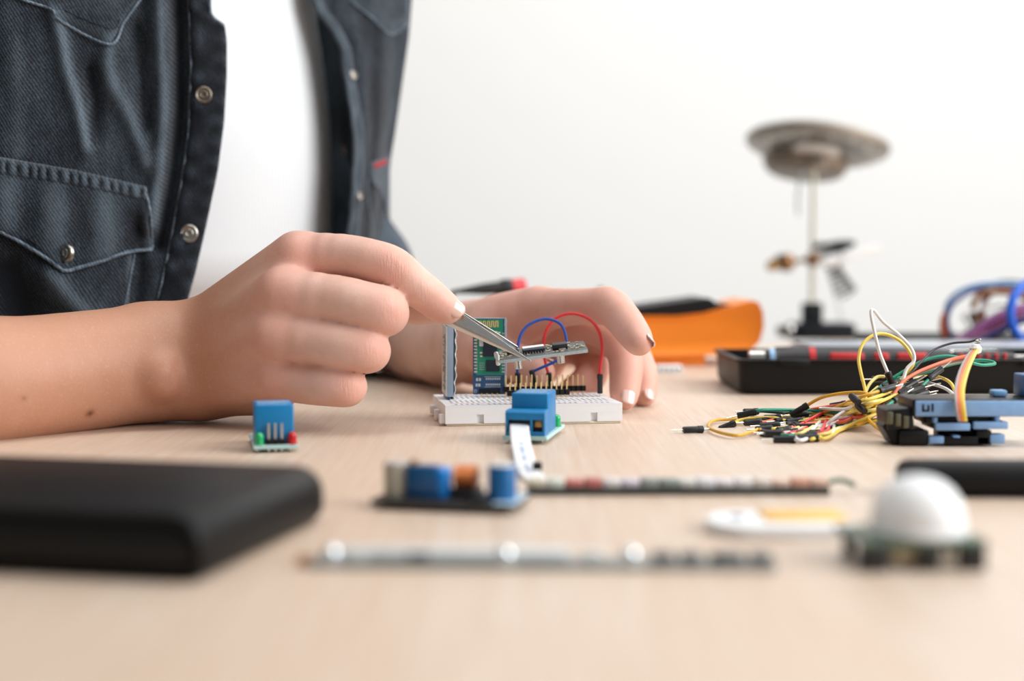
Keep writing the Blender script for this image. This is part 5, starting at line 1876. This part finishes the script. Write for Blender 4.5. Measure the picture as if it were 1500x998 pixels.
for k_ in range(26):
    c = ('white', 'yellow', 'orange', 'white', 'pale', 'red', 'white', 'yellow', 'green')[k_ % 9]
    sx, sy = random.uniform(1140, 1205), random.uniform(606, 640)
    mx, my = random.uniform(1235, 1262), random.uniform(592, 622)
    ex, ey = random.uniform(1285, 1345), random.uniform(560, 600)
    a0 = W(sx, sy)
    a0.z = max(a0.z, 2.0)
    m0 = W(mx, my, random.uniform(622, 652))
    m0.z = max(m0.z, 2.0)
    jumper([a0, a0 + Vector((6, random.uniform(-1, 3), random.uniform(-0.2, 1.5))), W((sx + mx) / 2, (sy + my) / 2 - random.uniform(0, 7)), m0, W((mx + ex) / 2, (my + ey) / 2, 648), W(ex, ey, random.uniform(640, 664))], c, LBL[c] + (', connectors at both ends' if k_ % 2 and k_ % 3 != 1 else ', connector at its left end' if k_ % 2 else ', connector at its right end' if k_ % 3 != 1 else ', without connectors'), 'strands in the thick of the bundle',
           start=(-1, random.uniform(-0.5, 0.3), random.uniform(-0.12, 0.12)) if k_ % 2 else False, end=(0.85, random.uniform(-0.3, 0.3), random.uniform(0.1, 0.5)) if k_ % 3 != 1 else False, conn_len=8.5, pin_len=5)
a0, f0 = W(1030, 629), W(998, 633)
lone = thing('jumper_end', 'lone black connector with bare pin at the far left of the wires', 'connector', (a0.x, a0.y, 0), group=None)
d0 = (f0 - a0)
d0.y *= 0.3
d0.z = 0
d0.normalize()
a0.z = 1.6
MB().tube([a0 + d0 * k_ for k_ in (0, 0.3, 2.4, 2.6, 9, 9.4)], [1.3, 1.65, 1.65, 1.45, 1.45, 1.25], 12).build('connector', CON, lone, world=True)
MB().cyl(a0 + d0 * 9.4, a0 + d0 * 15, 0.34, 0.28, 6).build('pin', TIN, lone, world=True)
MB().cyl(a0, a0 - d0 * 3.5, 0.6, 0.5, 8).build('cut_wire', WIRE['white'], lone, world=True)

# small black cores where the wires cross
for k_, (px_, py_, lb) in enumerate(((1252, 585, 'upper black connector end in the knot of wires'), (1261, 598, 'lower black connector end in the knot of wires'))):
    p = W(px_, py_, 624)
    o_ = MB().tube([p + Vector((-0.8, 3, 1.2)), p, p + Vector((1.0, -3, -1.2))], [1.5, 1.7, 1.5], 12).build('jumper_end', CON, None, world=True, loc=p)
    tag(o_, lb, 'connector', 'connector ends in the knot')

# ================================================================== black unit with blue-grey front plates
a, b_ = T(1316, 655, 0), T(1480, 650, 0)
un = thing('plastic_unit', 'black plastic bracket unit with blue-grey front plates beside the wires', 'bracket', (a.x, a.y + 3, 0), 0)
SLATE = M('slate_blue_plastic', (128, 166, 210), 0.42)  # blue-grey tone of the front faces
UB = M('unit_black', (10, 10, 12), 0.4, spec=0.3)
s_ = F / a.y


def ux(px_):
    return (px_ - 750) / F * (a.y) - a.x


def uz(py_):
    return CAM_Z - (py_ - 380) / F * a.y


MB().rbox((ux(1446), 9, (uz(586) + uz(612)) / 2), (ux(1552) - ux(1340), 22, uz(586) - uz(612)), 0.8, 2).build('top_bar', UB, un)
MB().rbox((ux(1447), -2.4, (uz(588) + uz(611)) / 2), (ux(1550) - ux(1344), 1.6, uz(588) - uz(611)), 0.5, 2).build('front_plate', SLATE, un)
MB().bx(ux(1353), ux(1356), -3.4, -3.1, uz(603), uz(593)).bx(ux(1353), ux(1362), -3.4, -3.1, uz(604), uz(601)).bx(ux(1361), ux(1364), -3.4, -3.1, uz(604), uz(594)).bx(
    ux(1367), ux(1370), -3.4, -3.1, uz(604), uz(592)).build('moulded_mark', UB, un)
mb = MB()
mb.m = Matrix.Translation(Vector((ux(1324), 8, (uz(598) + uz(634)) / 2))) @ Matrix.Rotation(math.radians(-6), 4, 'Y')
mb.rbox((0, 0, 0), (ux(1346) - ux(1306), 18, uz(600) - uz(632)), 1.2, 2)
mb.build('side_block', UB, un)
MB().prism([(ux(1316), 0.4), (ux(1300), uz(628)), (ux(1312), uz(616)), (ux(1338), uz(622)), (ux(1350), 0.4)], 2, 14, 'xz').build('side_arm', UB, un, bevel=0.5)
for k_ in range(3):
    MB().rbox((ux(1308) + k_ * 3.2, -1.4, uz(614 + k_ * 3)), (2.2, 2, 5), 0.4, 2).build('contact_slot', M('worn_olive_contact', (88, 84, 62), 0.5), un)
MB().rbox((ux(1345), 8, 3.4), (ux(1374) - ux(1330), 18, 6.4), 1.0, 2).build('foot', UB, un)
MB().rbox((ux(1412), 10, (uz(612) + uz(622)) / 2), (ux(1470) - ux(1372), 18, 4), 0.8, 2).build('inner_deck', UB, un)
for p0, p1, y0, y1 in ((1374, 1425, 621, 632), (1430, 1481, 619, 630)):
    MB().rbox((ux((p0 + p1) / 2), -1.6, (uz(y0) + uz(y1)) / 2), (ux(p1) - ux(p0), 3, uz(y0) - uz(y1)), 0.5, 2).build('lower_plate', SLATE, un)
    MB().rbox((ux((p0 + p1) / 2), 9, (uz(y0) + uz(y1)) / 2), (ux(p1) - ux(p0), 18, (uz(y0) - uz(y1)) * 0.9), 0.5, 2).build('lower_bar', UB, un)
for p0, p1, y0, y1, m_ in ((1366, 1388, 641, 652, SLATE), (1400, 1412, 640, 646, SLATE), (1454, 1478, 638, 652, SLATE), (1388, 1455, 642, 655, UB), (1436, 1458, 632, 654, UB), (1372, 1378, 612, 622, SLATE), (1463, 1470, 610, 620, SLATE)):
    MB().rbox((ux((p0 + p1) / 2), 1.0, max(0.6 + (uz(y0) - uz(y1)) / 2, (uz(y0) + uz(y1)) / 2)), (ux(p1) - ux(p0), 6, uz(y0) - uz(y1)), 0.5, 2).build('clip_foot', m_, un)
MB().rbox((ux(1425), 12, 7), (ux(1460) - ux(1390), 8, 12), 1, 2).build('rear_web', UB, un)
MB().rbox((ux(1528), 12, uz(585) + 4.5), (8, 12, 9), 0.6, 2).build('blue_terminal', M('deep_blue_terminal', (28, 88, 142), 0.4), un)
MB().rbox((ux(1481), 10, uz(585) + 1.2), (6, 6, 2.6), 0.8, 2).build('blue_tab', M('pale_slate_tab', (110, 158, 206), 0.4), un)
